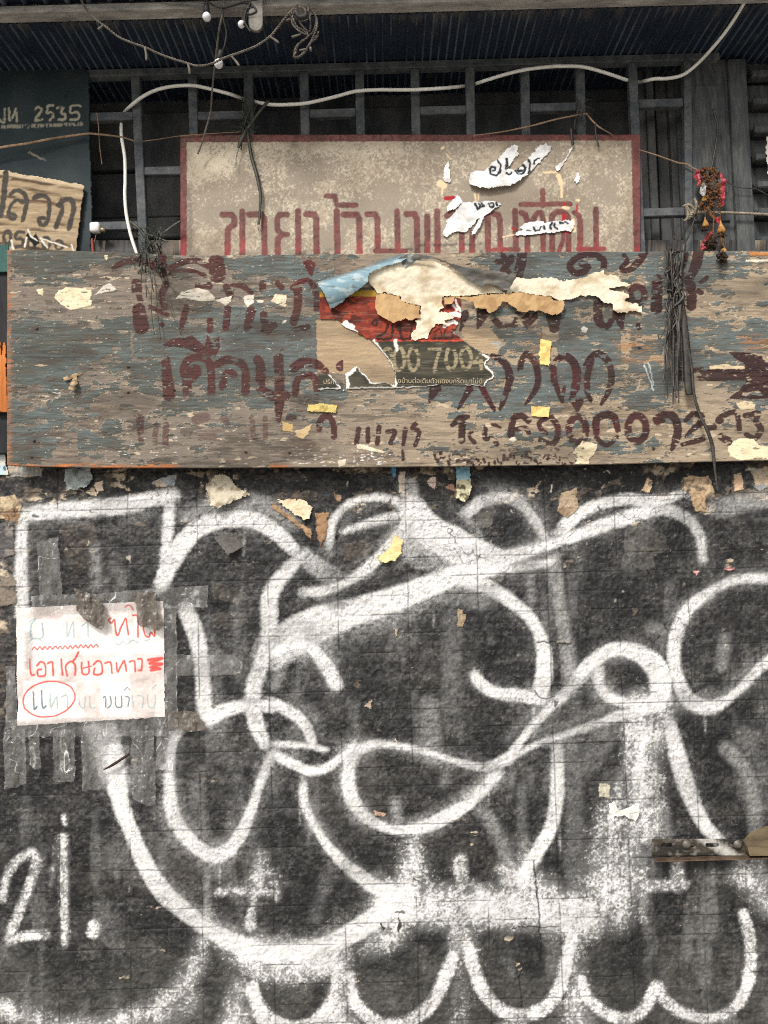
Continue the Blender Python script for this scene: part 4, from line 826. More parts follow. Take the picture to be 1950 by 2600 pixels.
def cr(pts, c=(226, 212, 178), h=0.0016, c2=(196, 178, 146)):
    global col, Hh
    mm = G.poly(pts).astype(np.float32) * sst(-0.95, -0.7, n2 + 0.3 * n6)
    cc = mix(lin(c), lin(c2), sst(0.0, 0.8, G.f(16, 10, 4, 241)) * 0.7)
    col = mix(col, cc, mm); Hh = np.maximum(Hh, h * mm + Hh * 0.3)
cr([(148,742),(170,733),(233,736),(234,778),(215,782),(180,788),(158,775),(140,760)]); cr([(95,738),(112,735),(112,752),(100,750)]); cr([(262,728),(280,720),(298,738),(270,745),(240,752)], (206,200,186))
cr([(444,760),(465,740),(505,732),(530,740),(550,762),(590,752),(588,766),(572,778),(548,764),(510,766),(470,758)],(236,228,210)); cr([(620,752),(648,750),(646,770),(630,782),(622,770)],(222,214,200)); cr([(652,762),(672,765),(668,770),(656,768)],(226,216,196))
cr([(688,765),(700,748),(728,750),(728,782),(708,775)],(230,216,184)); cr([(718,815),(728,815),(727,823),(717,822)],(234,230,222)); cr([(268,650),(276,648),(274,662),(268,660)])
cr([(1455,1150),(1480,1118),(1518,1128),(1512,1150),(1500,1160),(1496,1178),(1463,1178),(1468,1160)],(232,216,180)); cr([(1848,1140),(1862,1122),(1880,1112),(1915,1114),(1925,1130),(1960,1136),(1990,1130),(1990,1166),(1880,1168),(1856,1160)],(230,214,178))
cr([(1290,1115),(1305,1108),(1312,1118),(1300,1124)],(232,222,204)); cr([(1870,1025),(1890,1018),(1920,1022),(1918,1038),(1880,1040)],(206,188,154)); cr([(1895,658),(1960,658),(1960,664),(1895,664)],(222,212,190)); cr([(1800,930),(1830,925),(1890,928),(1893,936),(1840,938),(1803,936)],(208,186,150))
cr([(1476,832),(1484,826),(1494,832),(1488,844),(1478,842)],(222,222,216)); cr([(905,1128),(940,1136),(982,1148),(978,1152),(940,1146),(906,1140)],(222,210,184)); cr([(715,1070),(745,1080),(745,1098),(720,1096)],(196,164,110)); cr([(748,1095),(770,1090),(790,1080),(795,1075),(785,1100),(770,1115),(755,1110)],(198,172,126))
cr([(855,1170),(880,1168),(876,1182),(860,1184)],(226,220,206)); cr([(1897,638),(1960,640),(1960,648),(1905,650)],(176,120,72),0.0008,(196,140,90)); cr([(88,930),(110,926),(125,928),(108,933)],(196,170,136)); cr([(1480,1030),(1510,1032),(1490,1040)],(188,164,130))
wsp = sst(0.05, 0.25, G.f(9, 3, 3, 251) + 0.9 * np.exp(-((G.X - 945) / 55) ** 2 - ((G.Y - 1168) / 22) ** 2) - 1.0)
wsp = np.maximum(wsp, sst(0.05, 0.2, G.f(16, 2.6, 3, 252) + 0.45 * np.exp(-((G.X - 380) / 120) ** 2 - ((G.Y - 1130) / 40) ** 2) + 0.5 * np.exp(-((G.X - 800) / 120) ** 2 - ((G.Y - 1165) / 22) ** 2) + 0.7 * np.exp(-((G.X - 148) / 14) ** 2 - ((G.Y - 1002) / 18) ** 2) + 0.6 * np.exp(-((G.X - 634) / 14) ** 2 - ((G.Y - 768) / 16) ** 2) - 1.08))
col = mix(col, lin((226, 224, 218)), wsp * 0.85)
blu = sst(0.0, 0.3, G.f(20, 8, 3, 253) + 0.9 * np.exp(-((G.X - 1265) / 24) ** 2 - ((G.Y - 870) / 26) ** 2) + 0.7 * np.exp(-((G.X - 1560) / 40) ** 2 - ((G.Y - 1090) / 22) ** 2) - 1.15); col = mix(col, lin((150, 176, 190)), blu * 0.6)
kn = G.zero(); ha = G.zero()
for x, y in [(97,838),(328,935),(327,998),(445,993),(90,1122),(82,1163),(625,1150),(737,1152),(665,843),(1625,883),(1660,1140),(430,697)]:
    G.stroke(kn, [(x - 1, y), (x + 1, y)], 5.5, 2); G.stroke(ha, [(x - 9, y), (x + 9, y)], 12, 13, .75)
col = mix(col, lin((70, 48, 36)), ha * 0.7); col = mix(col, lin((26, 20, 18)), kn); Hh -= 0.002 * kn
rust = G.zero(); G.stroke(rust, [(1590, 875), (1640, 880)], 40, 26, .7); G.stroke(rust, [(1895, 872), (1960, 868)], 34, 16, .7); G.stroke(rust, [(1590, 915), (1680, 915)], 14, 12, .6); G.stroke(rust, [(1360, 845), (1372, 900)], 40, 16, .5); col = mix(col, lin((166, 118, 76)), rust * sst(-0.5, 0.4, n3 + n2))
raw = np.maximum(sst(46, 22, G.X + 18 * n2 + 12 * n4) * sst(0.0, 0.4, n4 + n2 * 0.6), sst(1176, 1184, G.Y + 4 * n2) * (sst(470, 430, G.X) * sst(-0.2, 0.2, n4) + sst(680, 692, G.X) * sst(745, 715, G.X)))
col = mix(col, lin((196, 116, 62)), np.clip(raw, 0, 1) * 0.8)
rag = sst(34, 22, G.X + 8 * n2); col = mix(col, lin((150, 116, 88)), rag * 0.5)
sw = G.zero(); G.strokes(sw, [([(1638,925),(1650,960),(1662,990)],3), ([(1645,920),(1655,950),(1660,978)],2.5), ([(1625,965),(1622,985)],2.5)], 1); col = mix(col, lin((196, 206, 206)), sw * .9)
sh2 = G.zero(); G.stroke(sh2, [(200, 968), (225, 960), (215, 985)], 16, 12, .5); 
soil = sst(-0.1, 0.9, G.f(160, 60, 4, 233)) * 0.46; col = mix(col, lin((58, 52, 46)), soil)
col = mix(col, lin((120, 110, 100)), sst(800, 795, G.X) * sst(792, 797, G.X) * sst(700, 720, G.Y) * 0.25)
warp = 0.006 * np.sin(G.X / 420.0) + 0.003 * np.sin(G.X / 150.0 + 1)
YBD = -0.062
bd = build('plywood_board', G, YBD, col, M_BOARD, Hh + warp, None, None, 0.017)
tag(bd, 'long weathered plywood notice board with peeling grey paint and brown Thai letters', 'board')
bwarp = lambda X: 0.006 * np.sin(X / 420.0) + 0.003 * np.sin(X / 150.0 + 1)
del pmk, fieldp, L, Lk, wood, tone, n1, n2, n3, n4, n5, n6, ctrl

# ------------------------------------------------------------------ torn poster on the plywood
YP = YBD - 0.0035
post_t = thing('torn_poster', 'torn red and black advertising poster on the plywood, its cream back peeling down', 'poster', tuple(P(1000, 990, YP)))
def T3(l): return [(940 + a / 3.0, 630 + b / 3.0) for a, b in l]
def T2(l): return [(470 + a / 3.0, 630 + b / 3.0) for a, b in l]
PANEL = [(812,742),(960,738),(1170,752),(1172,800),(1160,830),(1150,842),(1180,868),(1222,897),(1246,906),(1232,925),(1252,944),(1256,958),(1236,970),(1230,982),(1180,979),(1110,980),(1060,986),(1000,988),(900,990),(808,992),(806,950),(838,952),(858,975),(872,996),(880,988),(876,952),(905,930),(930,955),(945,972),(985,972),(1000,980),(1003,950),(985,914),(945,868),(905,846),(872,832),(860,813),(812,812)]
def panel_col(G):
    red = mix(lin((124, 54, 42)), lin((80, 40, 34)), sst(-0.2, 0.6, G.f(30, 14, 4, 301))); red = mix(red, lin((164, 68, 48)), sst(0.2, 0.6, G.f(16, 9, 4, 302)) * .8)
    blk = mix(lin((58, 56, 48)), lin((78, 74, 62)), sst(-0.3, 0.7, G.f(60, 10, 4, 303)))
    c = mix(red, blk, sst(865, 867.5, G.WY)); c = mix(c, lin((176, 140, 52)), sst(757, 753, G.WY) * sst(990, 960, G.X))
    c = mix(c, lin((206, 74, 54)), sst(2.5, 1, np.abs(G.WY - 866)) * sst(945, 955, G.X) * .9)
    L = G.zero()
    G.strokes(L, [([(985,826),(976,848),(958,861),(992,861),(996,828)],7), ([(1016,824),(1019,860),(1042,858),(1044,824)],7), ([(1103,846),(1116,838),(1121,860),(1103,861),(1105,852)],4.5), ([(1129,840),(1132,861),(1148,860),(1149,838)],4.5), ([(880,815),(900,826)],10,.6), ([(845,790),(860,795)],8,.6), ([(1072,846),(1090,850)],6)], 1.2)
    G.ring(L, 952, 822, 6, 6, 6); G.ring(L, 1012, 832, 5, 5, 5)
    c = mix(c, lin((40, 32, 28)), L * .9)
    dg = G.zero()
    for x, y, rx, ry in [(984,913,12,27),(1013,913,13,29),(1049,914,13,28),(1145,912,13,27),(1183,910,13,27)]: G.ring(dg, x, y, rx, ry, 9, 1.3)
    G.strokes(dg, [([(1089,888),(1117,888),(1108,915),(1103,945)],9), ([(1224,893),(1203,922),(1226,922)],8), ([(1221,900),(1221,940)],8)], 1.3, False)
    c = mix(c, lin((158, 144, 114)), dg * sst(-0.7, 0.1, G.f(14, 3, 3, 305)) * .95)
    wt = G.zero()
    G.strokes(wt, [([(1226,900),(1242,910),(1233,926),(1250,944),(1255,957),(1237,970),(1230,984)],[6,12,8,10,10,10,8]), ([(808,989),(900,986),(1060,984),(1110,979)],3,.6), ([(1180,978),(1232,983)],3,.8),
     ([(1004,866),(1008,890)],8), ([(1150,842),(1180,866),(1222,895)],2.5,.8), ([(948,866),(985,912),(1003,950)],4,.9), ([(872,832),(905,846)],[18,8]), ([(878,822),(895,832)],12), ([(860,818),(864,838)],4),
     ([(836,953),(860,976),(872,996),(881,985),(876,955),(862,950)],[3,8,12,14,12,6]), ([(876,955),(890,946),(905,933)],[16,14,8]), ([(906,931),(925,950),(945,972)],[3,8,10]), ([(945,970),(985,968),(1002,978),(1002,955)],[14,10,14,4]),
     ([(1110,800),(1125,812),(1140,800)],5), ([(1155,760),(1164,782),(1175,792),(1210,808)],[4,8,10,6]), ([(1142,798),(1160,800),(1180,806),(1212,812)],[8,12,10,4]), ([(1150,776),(1160,790)],6), ([(1098,800),(1115,795)],8), ([(1130,828),(1150,820),(1175,826)],[12,10,6])], 1.2)
    sp = sst(0.25, 0.5, G.f(11, 6, 3, 306)) * sst(-40, -10, -np.abs(G.Y - 815)) * sst(1090, 1120, G.X)
    c = mix(c, lin((228, 224, 216)), np.clip(wt + sp * 0.0, 0, 1)); c = mix(c, lin((180, 66, 46)), sp * (1 - wt) * .7)
    return mix(c, lin((150, 140, 120)), sst(0.35, 0.8, G.f(40, 3, 3, 307)) * .25)
sheet('printed_panel', PANEL, YP, (0, 0, 0), M_PAPER, lambda G: bwarp(G.X) + 0.0008 + 0.0008 * G.f(30, 20, 2, 308), panel_col, 1.6, 2.0, 8, 309, post_t)
# small print along the foot of the black band
def small_text(txt, px, py, size, Y, mat, parent):
    fc = bpy.data.curves.new('small_print', 'FONT'); fc.body = txt; fc.size = 1.0; fc.align_x = 'LEFT'
    o = bpy.data.objects.new('tmp_print', fc); COL.objects.link(o); bpy.context.view_layer.update()
    dg = bpy.context.evaluated_depsgraph_get(); me = o.evaluated_get(dg).to_mesh()
    V = np.array([v.co[:] for v in me.vertices]).reshape(-1, 3); Fc = [tuple(p.vertices) for p in me.polygons]
    o.evaluated_get(dg).to_mesh_clear(); bpy.data.objects.remove(o, do_unlink=True)
    if not len(V): return None
    X = px + (V[:, 0] - V[:, 0].min()) / (V[:, 0].max() - V[:, 0].min()) * size[0]; Yp_ = py - V[:, 1] * size[1]
    W_ = P(X, Yp_, Y); W_[:, 1] -= bwarp(X)
    return link('small_print', W_, Fc, mat, parent, smoothed=False)
small_text('งบ้านต่อเติมตัวแดงบกรีดเบาไม่ดี', 1010, 974, (214, 17), YP - 0.0030, M_INK, post_t)
small_text('ปรึก', 822, 976, (26, 15), YP - 0.0030, M_INK, post_t)
def paper_col(c1, c2, s=0, sc=40):
    return lambda G: mix(lin(c1), lin(c2), sst(-0.2, 0.8, G.f(sc, sc * .8, 5, 320 + s)))
CREAM = T3([(-60,240),(0,225),(150,150),(330,110),(480,112),(640,190),(830,292),(960,300),(1030,345),(1060,280),(1110,225),(1200,232),(1390,222),(1440,240),(1560,232)]) + [(1397+a/3.0, 630+b/3.0) for a, b in [(90,250),(170,240),(260,215),(340,180),(410,158),(420,195),(510,200),(540,240),(630,272),(600,290),(540,292),(440,312),(560,325),(604,345),(600,380),(560,392),(600,405),(660,415),(700,440),(704,500),(660,480),(600,488),(520,490),(470,470),(470,430),(400,412),(350,360),(250,365),(180,385),(100,400)]] + T3([(1430,400),(1380,368),(1290,365),(1200,350),(1110,340),(1000,350),(900,352),(840,362),(700,370),(552,380),(548,430),(560,460),(520,490),(600,500),(640,545),(560,560),(600,590),(500,585),(470,620),(445,660),(438,705),(390,690),(350,718),(310,700),(312,650),(345,620),(350,580),(330,560),(376,540),(380,450),(300,430),(215,412),(235,380),(110,352),(50,362),(20,310)])
sheet('cream_backing', CREAM, YP - 0.003, (0, 0, 0), M_PAPER, lambda G: bwarp(G.X) + 0.003 + 0.012 * sst(760, 690, G.Y) * sst(1330, 1200, G.X) + 0.0028 * G.f(90, 60, 4, 331) + 0.0012 * G.f(18, 14, 3, 332), paper_col((228, 217, 192), (192, 174, 144), 1), 1.8, 2.2, 8, 333, post_t)
BLUE = T2([(1000,275),(1100,238),(1220,205),(1350,168),(1500,100),(1600,72),(1680,60),(1690,110),(1640,140),(1520,170),(1400,222),(1398,290),(1320,345),(1220,410),(1132,470),(1105,474),(1060,370)])
ax = np.array([803, 722.]); dx_ = np.array([220, -68.]); dx_ /= np.hypot(*dx_); nx_ = np.array([-dx_[1], dx_[0]])
def roll_h(G):
    v = (G.X - ax[0]) * nx_[0] + (G.Y - ax[1]) * nx_[1]; t = np.clip(v / 66.0, 0, 1)
    return bwarp(G.X) + 0.010 + 0.016 * np.sin(np.pi * np.clip(t * 1.05, 0, 1)) ** 0.7
sheet('curled_blue_edge', BLUE, YP - 0.006, (0, 0, 0), M_PAPER, roll_h, lambda G: mix(mix(lin((128, 156, 166)), lin((170, 184, 186)), sst(0.1, 0.7, G.f(24, 12, 4, 335))), lin((92, 92, 88)), np.clip(sst(60, 68, (G.X - ax[0]) * nx_[0] + (G.Y - ax[1]) * nx_[1]) + sst(12, 2, (G.X - ax[0]) * nx_[0] + (G.Y - ax[1]) * nx_[1]) + sst(.5, .8, G.f(30, 6, 3, 336)), 0, 1) * .7), 1.6, 1.6, 7, 337, post_t)
FLAP = T3([(205,100),(300,66),(390,76),(480,94),(640,150),(800,180),(960,200),(1040,215),(1112,208),(1090,270),(1050,335),(1020,332),(960,298),(900,292),(830,300),(760,268),(680,210),(560,140),(480,112),(370,118),(300,140),(262,168),(238,135)])
sheet('folded_grey_flap', FLAP, YP - 0.011, (0, 0, 0), M_PAPER, lambda G: bwarp(G.X) + 0.012 + 0.012 * np.exp(-((G.Y - (650 + 0.21 * (G.X - 1030))) / 14.0) ** 2) + 0.003 * G.f(40, 20, 3, 341), lambda G: mix(mix(lin((98, 97, 92)), lin((122, 118, 110)), sst(-.3, .6, G.f(40, 10, 4, 342))), lin((168, 178, 178)), sst(1075, 1040, G.X) * sst(0.0, .5, G.f(16, 9, 3, 343))), 1.6, 1.6, 8, 344, post_t)
KA = T3([(40,362),(110,352),(220,375),(225,412),(300,430),(380,448),(378,540),(300,560),(270,545),(180,585),(120,555),(60,520),(32,460)])
KB = T3([(552,380),(640,375),(700,378),(782,372),(830,360),(1000,352),(1110,342),(1200,350),(1380,370),(1390,395),(1482,405),(1478,470),(1440,505),(1390,512),(1290,480),(1140,495),(1080,450),(1050,430),(1010,410),(970,470),(900,510),(870,465),(800,470),(775,420),(640,390),(625,440),(560,430)])
for k, q in enumerate((KA, KB)):
    sheet('kraft_layer', q, YP - 0.0075, (0, 0, 0), M_PAPER, lambda G: bwarp(G.X) + 0.006 + 0.0025 * G.f(24, 30, 3, 351), paper_col((190, 156, 112), (166, 132, 92), 4 + k, 26), 1.7, 2.2, 8, 352 + k, post_t)
# small yellow tapes and stubs on the plywood
def tapep(pts, lab, c, c2, seed, hz=0.002, y=YBD - 0.004):
    o = sheet('masking_tape', pts, y, c, M_PAPER, lambda G: bwarp(G.X) + hz + 0.0010 * G.f(9, 9, 3, 360 + seed), paper_col(c, c2, seed, 12), 1.5, 1.2, 6, 370 + seed)
    return tag(o, lab, 'tape', 'yellowed tape pieces on the plywood')
tapep([(1372,858),(1398,864),(1402,866),(1398,905),(1396,930),(1388,928),(1370,924),(1368,900)], 'upright yellowed tape piece above the brown curved letters', (236, 206, 134), (214, 180, 110), 1)
tapep([(1349,1030),(1398,1033),(1394,1060),(1348,1056)], 'small yellowed tape rectangle with dark scratches over the phone number', (232, 204, 132), (206, 174, 104), 2)
tapep([(782,1028),(820,1026),(856,1030),(854,1050),(822,1048),(780,1046)], 'mottled yellow green tape strip left of the worn poster foot', (206, 186, 116), (166, 146, 84), 3)
o = sheet('paper_scrap', [(162,960),(172,953),(190,951),(207,944),(212,949),(198,958),(200,968),(205,976),(197,988),(193,996),(181,994),(184,975),(187,963),(176,969),(166,968)], YBD - .003, (0, 0, 0), M_PAPER, lambda G: bwarp(G.X) + .002 + .016 * sst(955, 990, G.Y) + .002 * G.f(8, 8, 2, 391), paper_col((176, 152, 118), (120, 102, 80), 9, 10), 1.3, 1.0, 6, 392)
tag(o, 'small curled tan splinter of paper lifting off the left of the plywood', 'paper', 'torn paper remnants')

# ------------------------------------------------------------------ paper notice on the wall, taped
YN = -0.010
def paperplane_h(G): return 0.004 * G.f(110, 90, 3, 401) + 0.006 * sst(1800, 1842, G.Y) * sst(300, 60, G.X) + 0.0012 * G.f(22, 22, 3, 402)
NOTE = [(39,1544),(230,1533),(416,1524),(417,1680),(418,1821),(230,1832),(46,1842),(43,1700)]
def note_col(G):
    c = mix(lin((230, 220, 213)), lin((214, 200, 193)), sst(-.2, .5, G.f(60, 60, 3, 403)))
    for x0, x1, y0, y1 in [(55,160,1570,1650),(165,250,1575,1652),(252,410,1560,1650),(256,330,1722,1804),(60,190,1728,1812)]:
        c = mix(c, lin((240, 236, 230)), (sst(1.5, 0, np.maximum(np.maximum(x0 - G.X, G.X - x1), np.maximum(y0 - G.Y + .03 * G.X, G.Y - .03 * G.X - y1))) * .7))
    c = mix(c, lin((206, 200, 194)), sst(0.5, .9, G.f(8, 60, 3, 404)) * .5)
    R = G.zero(); B = G.zero(); Fd = G.zero()
    G.strokes(R, [([(281,1570),(276,1576),(283,1582),(290,1574),(292,1592),(297,1614),(308,1590),(318,1570),(322,1590),(326,1612)],4.6), ([(318,1541),(330,1537),(338,1548)],4.6), ([(338,1562),(348,1563),(350,1580),(349,1618)],4.6), ([(362,1580),(366,1610),(377,1618),(382,1606),(392,1614),(391,1576)],4.6),
     ([(76,1674),(78,1700),(80,1714),(87,1713)],5), ([(95,1690),(104,1680),(114,1686),(116,1714),(97,1716),(97,1701),(106,1700)],5), ([(122,1684),(134,1682),(137,1715)],5), ([(156,1674),(158,1700),(160,1713)],5), ([(171,1716),(167,1692),(180,1680),(190,1690),(190,1715)],5), ([(184,1682),(200,1656)],5),
     ([(207,1683),(208,1710),(224,1710),(225,1680)],5), ([(210,1697),(232,1692)],4), ([(237,1688),(248,1678),(258,1686),(258,1710),(239,1712),(240,1697)],5), ([(267,1684),(280,1682),(284,1709)],5), ([(296,1683),(299,1706),(308,1690),(316,1678),(321,1704)],5), ([(330,1680),(341,1679),(344,1705)],5), ([(350,1673),(360,1676),(360,1700),(352,1702)],5),
     ([(376,1676),(412,1672),(380,1684),(412,1686),(382,1694),(406,1698),(384,1702)],7)], 1.2)
    zz = [(82 + k * 6.5, 1650 - k * .28 - (7 if k % 2 else 0)) for k in range(27)]; G.stroke(R, zz, 3.6, 1.2)
    a = np.linspace(-2.6, 3.9, 40); G.stroke(R, list(zip(124 + 66 * np.cos(a), 1775 + 45 * np.sin(a) - 6 * np.cos(a))), 4, 1.2, 1, False)
    G.strokes(B, [([(84,1757),(86,1785),(88,1801),(94,1794)],4.2), ([(105,1754),(107,1780),(110,1798),(117,1792)],4.2), ([(262,1772),(268,1770),(269,1795)],3.4), ([(280,1768),(282,1788),(274,1797)],3.4), ([(293,1770),(295,1794),(308,1794),(309,1768)],3.4), ([(320,1768),(328,1772),(324,1795)],3.4), ([(316,1752),(324,1746),(330,1752)],2.6)], 1.2)
    G.strokes(Fd, [([(76,1578),(90,1572),(78,1590),(80,1618),(92,1622),(108,1616),(107,1582)],4.4), ([(74,1628),(90,1620),(108,1628)],3.6), ([(170,1582),(172,1616),(186,1580),(188,1618)],4), ([(208,1590),(222,1582),(224,1618)],4), ([(128,1762),(130,1796),(144,1770),(146,1798)],4), ([(156,1770),(170,1766),(172,1798)],4), ([(200,1772),(203,1792),(214,1798),(216,1770)],3.6), ([(228,1770),(230,1796),(244,1796)],3.6), ([(336,1766),(339,1796)],3.4), ([(350,1766),(364,1770),(362,1796)],3.4), ([(374,1764),(378,1794),(392,1794),(394,1764)],3.4), ([(386,1748),(396,1740)],3), ([(294,1634),(304,1636),(312,1628),(322,1636),(336,1626),(350,1632)],3), ([(366,1628),(380,1624)],3)], 1.4)
    c = mix(c, lin((156, 174, 174)), Fd * .85); c = mix(c, lin((70, 104, 114)), B * .9); return mix(c, lin((214, 62, 52)), R * .9)
nt_ = sheet('paper_notice', NOTE, YN, (0, 0, 0), M_PAPER, paperplane_h, note_col, 1.4, .8, 12, 405, None)
tag(nt_, 'white paper notice with red and faded blue Thai handwriting taped to the wall', 'notice')
NT = 'clear grey tape strips round the paper notice'
def tape(pts, lab, mat=None, seed=0, y=YN - 0.006, hz=0.0, wr=0.004):
    def tc(G):
        cr = np.maximum(sst(0.035, 0.0, np.abs(G.f(60, 150, 2, 440 + seed))), sst(0.03, 0.0, np.abs(G.f(110, 50, 2, 444 + seed)))) * sst(0.0, 0.6, G.f(40, 50, 2, 448 + seed) + .3)
        cr = np.maximum(cr, sst(0.5, 0.75, G.f(12, 26, 3, 449 + seed)) * .4)
        c = mix(lin((138, 136, 132)), lin((172, 169, 164)), sst(-.5, .6, G.f(20, 60, 3, 446 + seed)))
        return mix(c, lin((240, 240, 240)), cr * .8)
    o = sheet('tape_strip', pts, y, (0, 0, 0), mat or M_TAPE, lambda G: hz + wr * G.f(18, 44, 3, 410 + seed) + wr * .4 * np.abs(G.f(11, 14, 2, 430 + seed)), tc, 1.6, 1.6, 9, 450 + seed)
    return tag(o, lab, 'tape', NT)
tape([(91,1378),(148,1362),(160,1510),(100,1514)], 'upright grey tape strip above the top left of the notice', seed=1, y=-0.008)
tape([(78,1512),(250,1506),(400,1492),(530,1486),(527,1543),(415,1545),(230,1556),(80,1566)], 'wide horizontal tape strip along the top edge of the notice', seed=2)
tape([(415,1530),(450,1540),(451,1700),(452,1848),(418,1846)], 'long vertical tape strip down the right edge of the notice', seed=3, y=YN - 0.010)
tape([(444,1661),(540,1662),(590,1660),(612,1676),(620,1690),(603,1714),(520,1716),(446,1716)], 'wide tape strip sticking out to the right beside the scribble', seed=4, y=YN - 0.014)
tape([(420,1804),(500,1806),(528,1850),(500,1858),(424,1852)], 'crumpled tape end at the lower right corner of the notice', M_TAPE_DARK, seed=5, y=YN - 0.012, wr=.006)
tape([(14,1690),(40,1690),(44,1850),(12,1852)], 'tape strip down the left edge of the notice', seed=6)
tape([(30,1826),(230,1820),(422,1818),(424,1868),(230,1872),(30,1872)], 'horizontal tape strip along the foot of the notice', seed=7, y=YN - 0.009, wr=.005)
for k, (pts, lab) in enumerate([([(8,1846),(66,1850),(68,1990),(40,2000),(12,2004)], 'leftmost tape tail hanging under the notice, with a gold glint'), ([(70,1856),(100,1856),(104,1950),(88,1956),(72,1940)], 'short narrow tape tail second from the left under the notice'), ([(133,1850),(190,1850),(192,1984),(160,1986),(135,1987)], 'square cut tape tail third from the left under the notice'), ([(204,1850),(262,1852),(268,1990),(252,2006),(208,2008)], 'tape tail fourth from the left, over the white spray line'), ([(333,1852),(392,1854),(396,2040),(380,2048),(335,2030)], 'longest tape tail hanging under the right half of the notice'), ([(396,1850),(450,1852),(448,1955),(394,1956)], 'broad flat tape tail under the right corner of the notice')]):
    tape(pts, lab, seed=10 + k, wr=.006)
tape([(60,1600),(80,1600),(82,1700),(60,1700)], 'tiny tape patch across the faint blue writing', seed=20, y=YN - 0.007, wr=.002)
tape([(192,1492),(215,1500),(253,1515),(268,1545),(270,1588),(255,1602),(225,1580),(192,1550)], 'crumpled brown tape flap folded over the top of the notice', M_TAPE_DARK, 21, YN - 0.018, 0.0, 0.009)
tape([(338,1503),(397,1503),(399,1548),(417,1585),(405,1602),(375,1596),(350,1588),(344,1550)], 'dirty brown tape flap hiding part of the red word', M_TAPE_DARK, 22, YN - 0.018, 0.0, 0.006)
stick = tubes('rusty_wire', [(path([(262, 1955), (290, 1940), (328, 1915)], [-.016, -.02, -.012]), [PX(1), PX(4), PX(3)])], M_NAIL, None, 5)
tag(stick, 'dark rusty wire stuck into the wall below the notice', 'wire')

# peeling pieces of paper on the wall under the plywood
def scrap(pts, lab, c, c2, seed, lift=0.012, rag=3.4, y=-0.006, cf=None):
    p = np.array(pts); x0, x1, y0, y1 = p[:, 0].min(), p[:, 0].max(), p[:, 1].min(), p[:, 1].max()
    o = sheet('paper_scrap', pts, y, c, M_PAPER, lambda G: 0.001 + lift * ((G.Y - y0) / (y1 - y0)) ** 2 * (0.6 + 0.6 * G.f(30, 40, 2, 470 + seed)) + 0.003 * np.abs(G.f(16, 14, 3, 480 + seed)), cf or paper_col(c, c2, 20 + seed, 16), 1.5, rag, 6, 490 + seed)
    return tag(o, lab, 'paper', 'torn paper remnants')
scrap([(165,1188),(230,1186),(239,1212),(226,1235),(200,1242),(176,1247),(163,1220)], 'crumpled grey blue paper remnant under the left part of the plywood', (162, 170, 168), (120, 124, 118), 1)
scrap([(523,1232),(545,1208),(570,1202),(590,1216),(598,1235),(642,1256),(600,1272),(560,1290),(538,1286)], 'big crumpled pale paper remnant above the left white arc', (196, 186, 164), (142, 128, 106), 2, 0.02)
scrap([(700,1270),(740,1267),(772,1268),(795,1288),(788,1318),(770,1318),(735,1296)], 'cracked cream paper piece with tan lower edge beside the white arc', (226, 206, 174), (206, 182, 148), 3, .004)
scrap([(1004,1356),(1022,1370),(1022,1402),(1005,1422),(970,1432),(955,1416),(985,1395)], 'yellow cream peeling paper wedge between the white strokes', (222, 202, 146), (190, 162, 106), 4)
scrap([(1156,1186),(1193,1184),(1197,1240),(1190,1265),(1178,1276),(1150,1262),(1158,1230)], 'hanging scrap with pale blue top and cream speckled foot', (140, 184, 204), (0, 0, 0), 5, .01, 1.6, cf=lambda G: mix(mix(lin((132, 178, 200)), lin((160, 196, 208)), sst(-.3, .5, G.f(20, 8, 3, 478))), mix(lin((208, 202, 168)), lin((92, 84, 66)), sst(-.1, .5, G.f(12, 12, 3, 479) + (G.Y - 1245) / 60)), sst(1214, 1222, G.WY)))
scrap([(994,1186),(1007,1184),(1006,1208),(1001,1216),(993,1200)], 'tiny bright blue paper strip peeking out under the plywood', (92, 156, 196), (120, 170, 200), 6, .004, 1.2)
scrap([(540,1362),(592,1352),(620,1388),(580,1412),(562,1388)], 'dark grey triangular flap inside the left white arc', (98, 95, 90), (84, 80, 76), 7, .014, 1.4)
scrap([(1000,1870+0),(1003,1872),(1012,1880),(1004,1890)], 'small cream fleck flap near the middle of the wall', (190, 176, 150), (150, 130, 100), 8, .006)
scrap([(1545,2040),(1560,2032),(1572,2058),(1622,2034),(1624,2062),(1614,2085),(1582,2070),(1562,2072),(1556,2090),(1546,2070)], 'white painted paper flap peeling beside the right white curve', (222, 220, 212), (196, 190, 180), 9, .014, 1.6)

# ------------------------------------------------------------------ slotted rail with wood block at the right
rail = thing('slotted_rail', 'rusty slotted steel angle rail bolted across the wall at lower right', 'rail', tuple(P(1800, 2185, -.01)))
a0 = P(1656, 2131, -.012); a1 = P(1656, 2172, -.012); xr = 1.75
slots = [(1680, 1705), (1733, 1763), (1792, 1824), (1850, 1880)]
G = Grid(rng(1656, 2500, 1.5), rng(2130, 2172, 1.5))
hole = np.zeros(G.X.shape, bool)
for s0, s1 in slots + [(1925, 1955), (1985, 2015)]:
    cxs = np.clip(G.X, s0 + 4, s1 - 4); hole |= np.hypot(G.X - cxs, G.Y - (2146 - 0.005 * (G.X - 1680))) < 4.2
wr_ = np.clip(.8 * sst(40, 6, np.abs((G.X - 1790) - 1.6 * (G.Y - 2130))) + .25 * G.f(9, 9, 3, 501), 0, 1) * .85
c = mix(mix(lin((44, 41, 37)), lin((66, 59, 50)), sst(-.3, .6, G.f(40, 10, 4, 502))), lin((204, 200, 190)), wr_)
o = build('slotted_face', G, -0.012, c, M_WALL, None, ~hole, rail); md = o.modifiers.new('thickness', 'SOLIDIFY'); md.thickness = 0.003; md.offset = 0
zf = float(P(1800, 2172, -.012)[2]); x0_ = float(P(1656, 2170, -.012)[0])
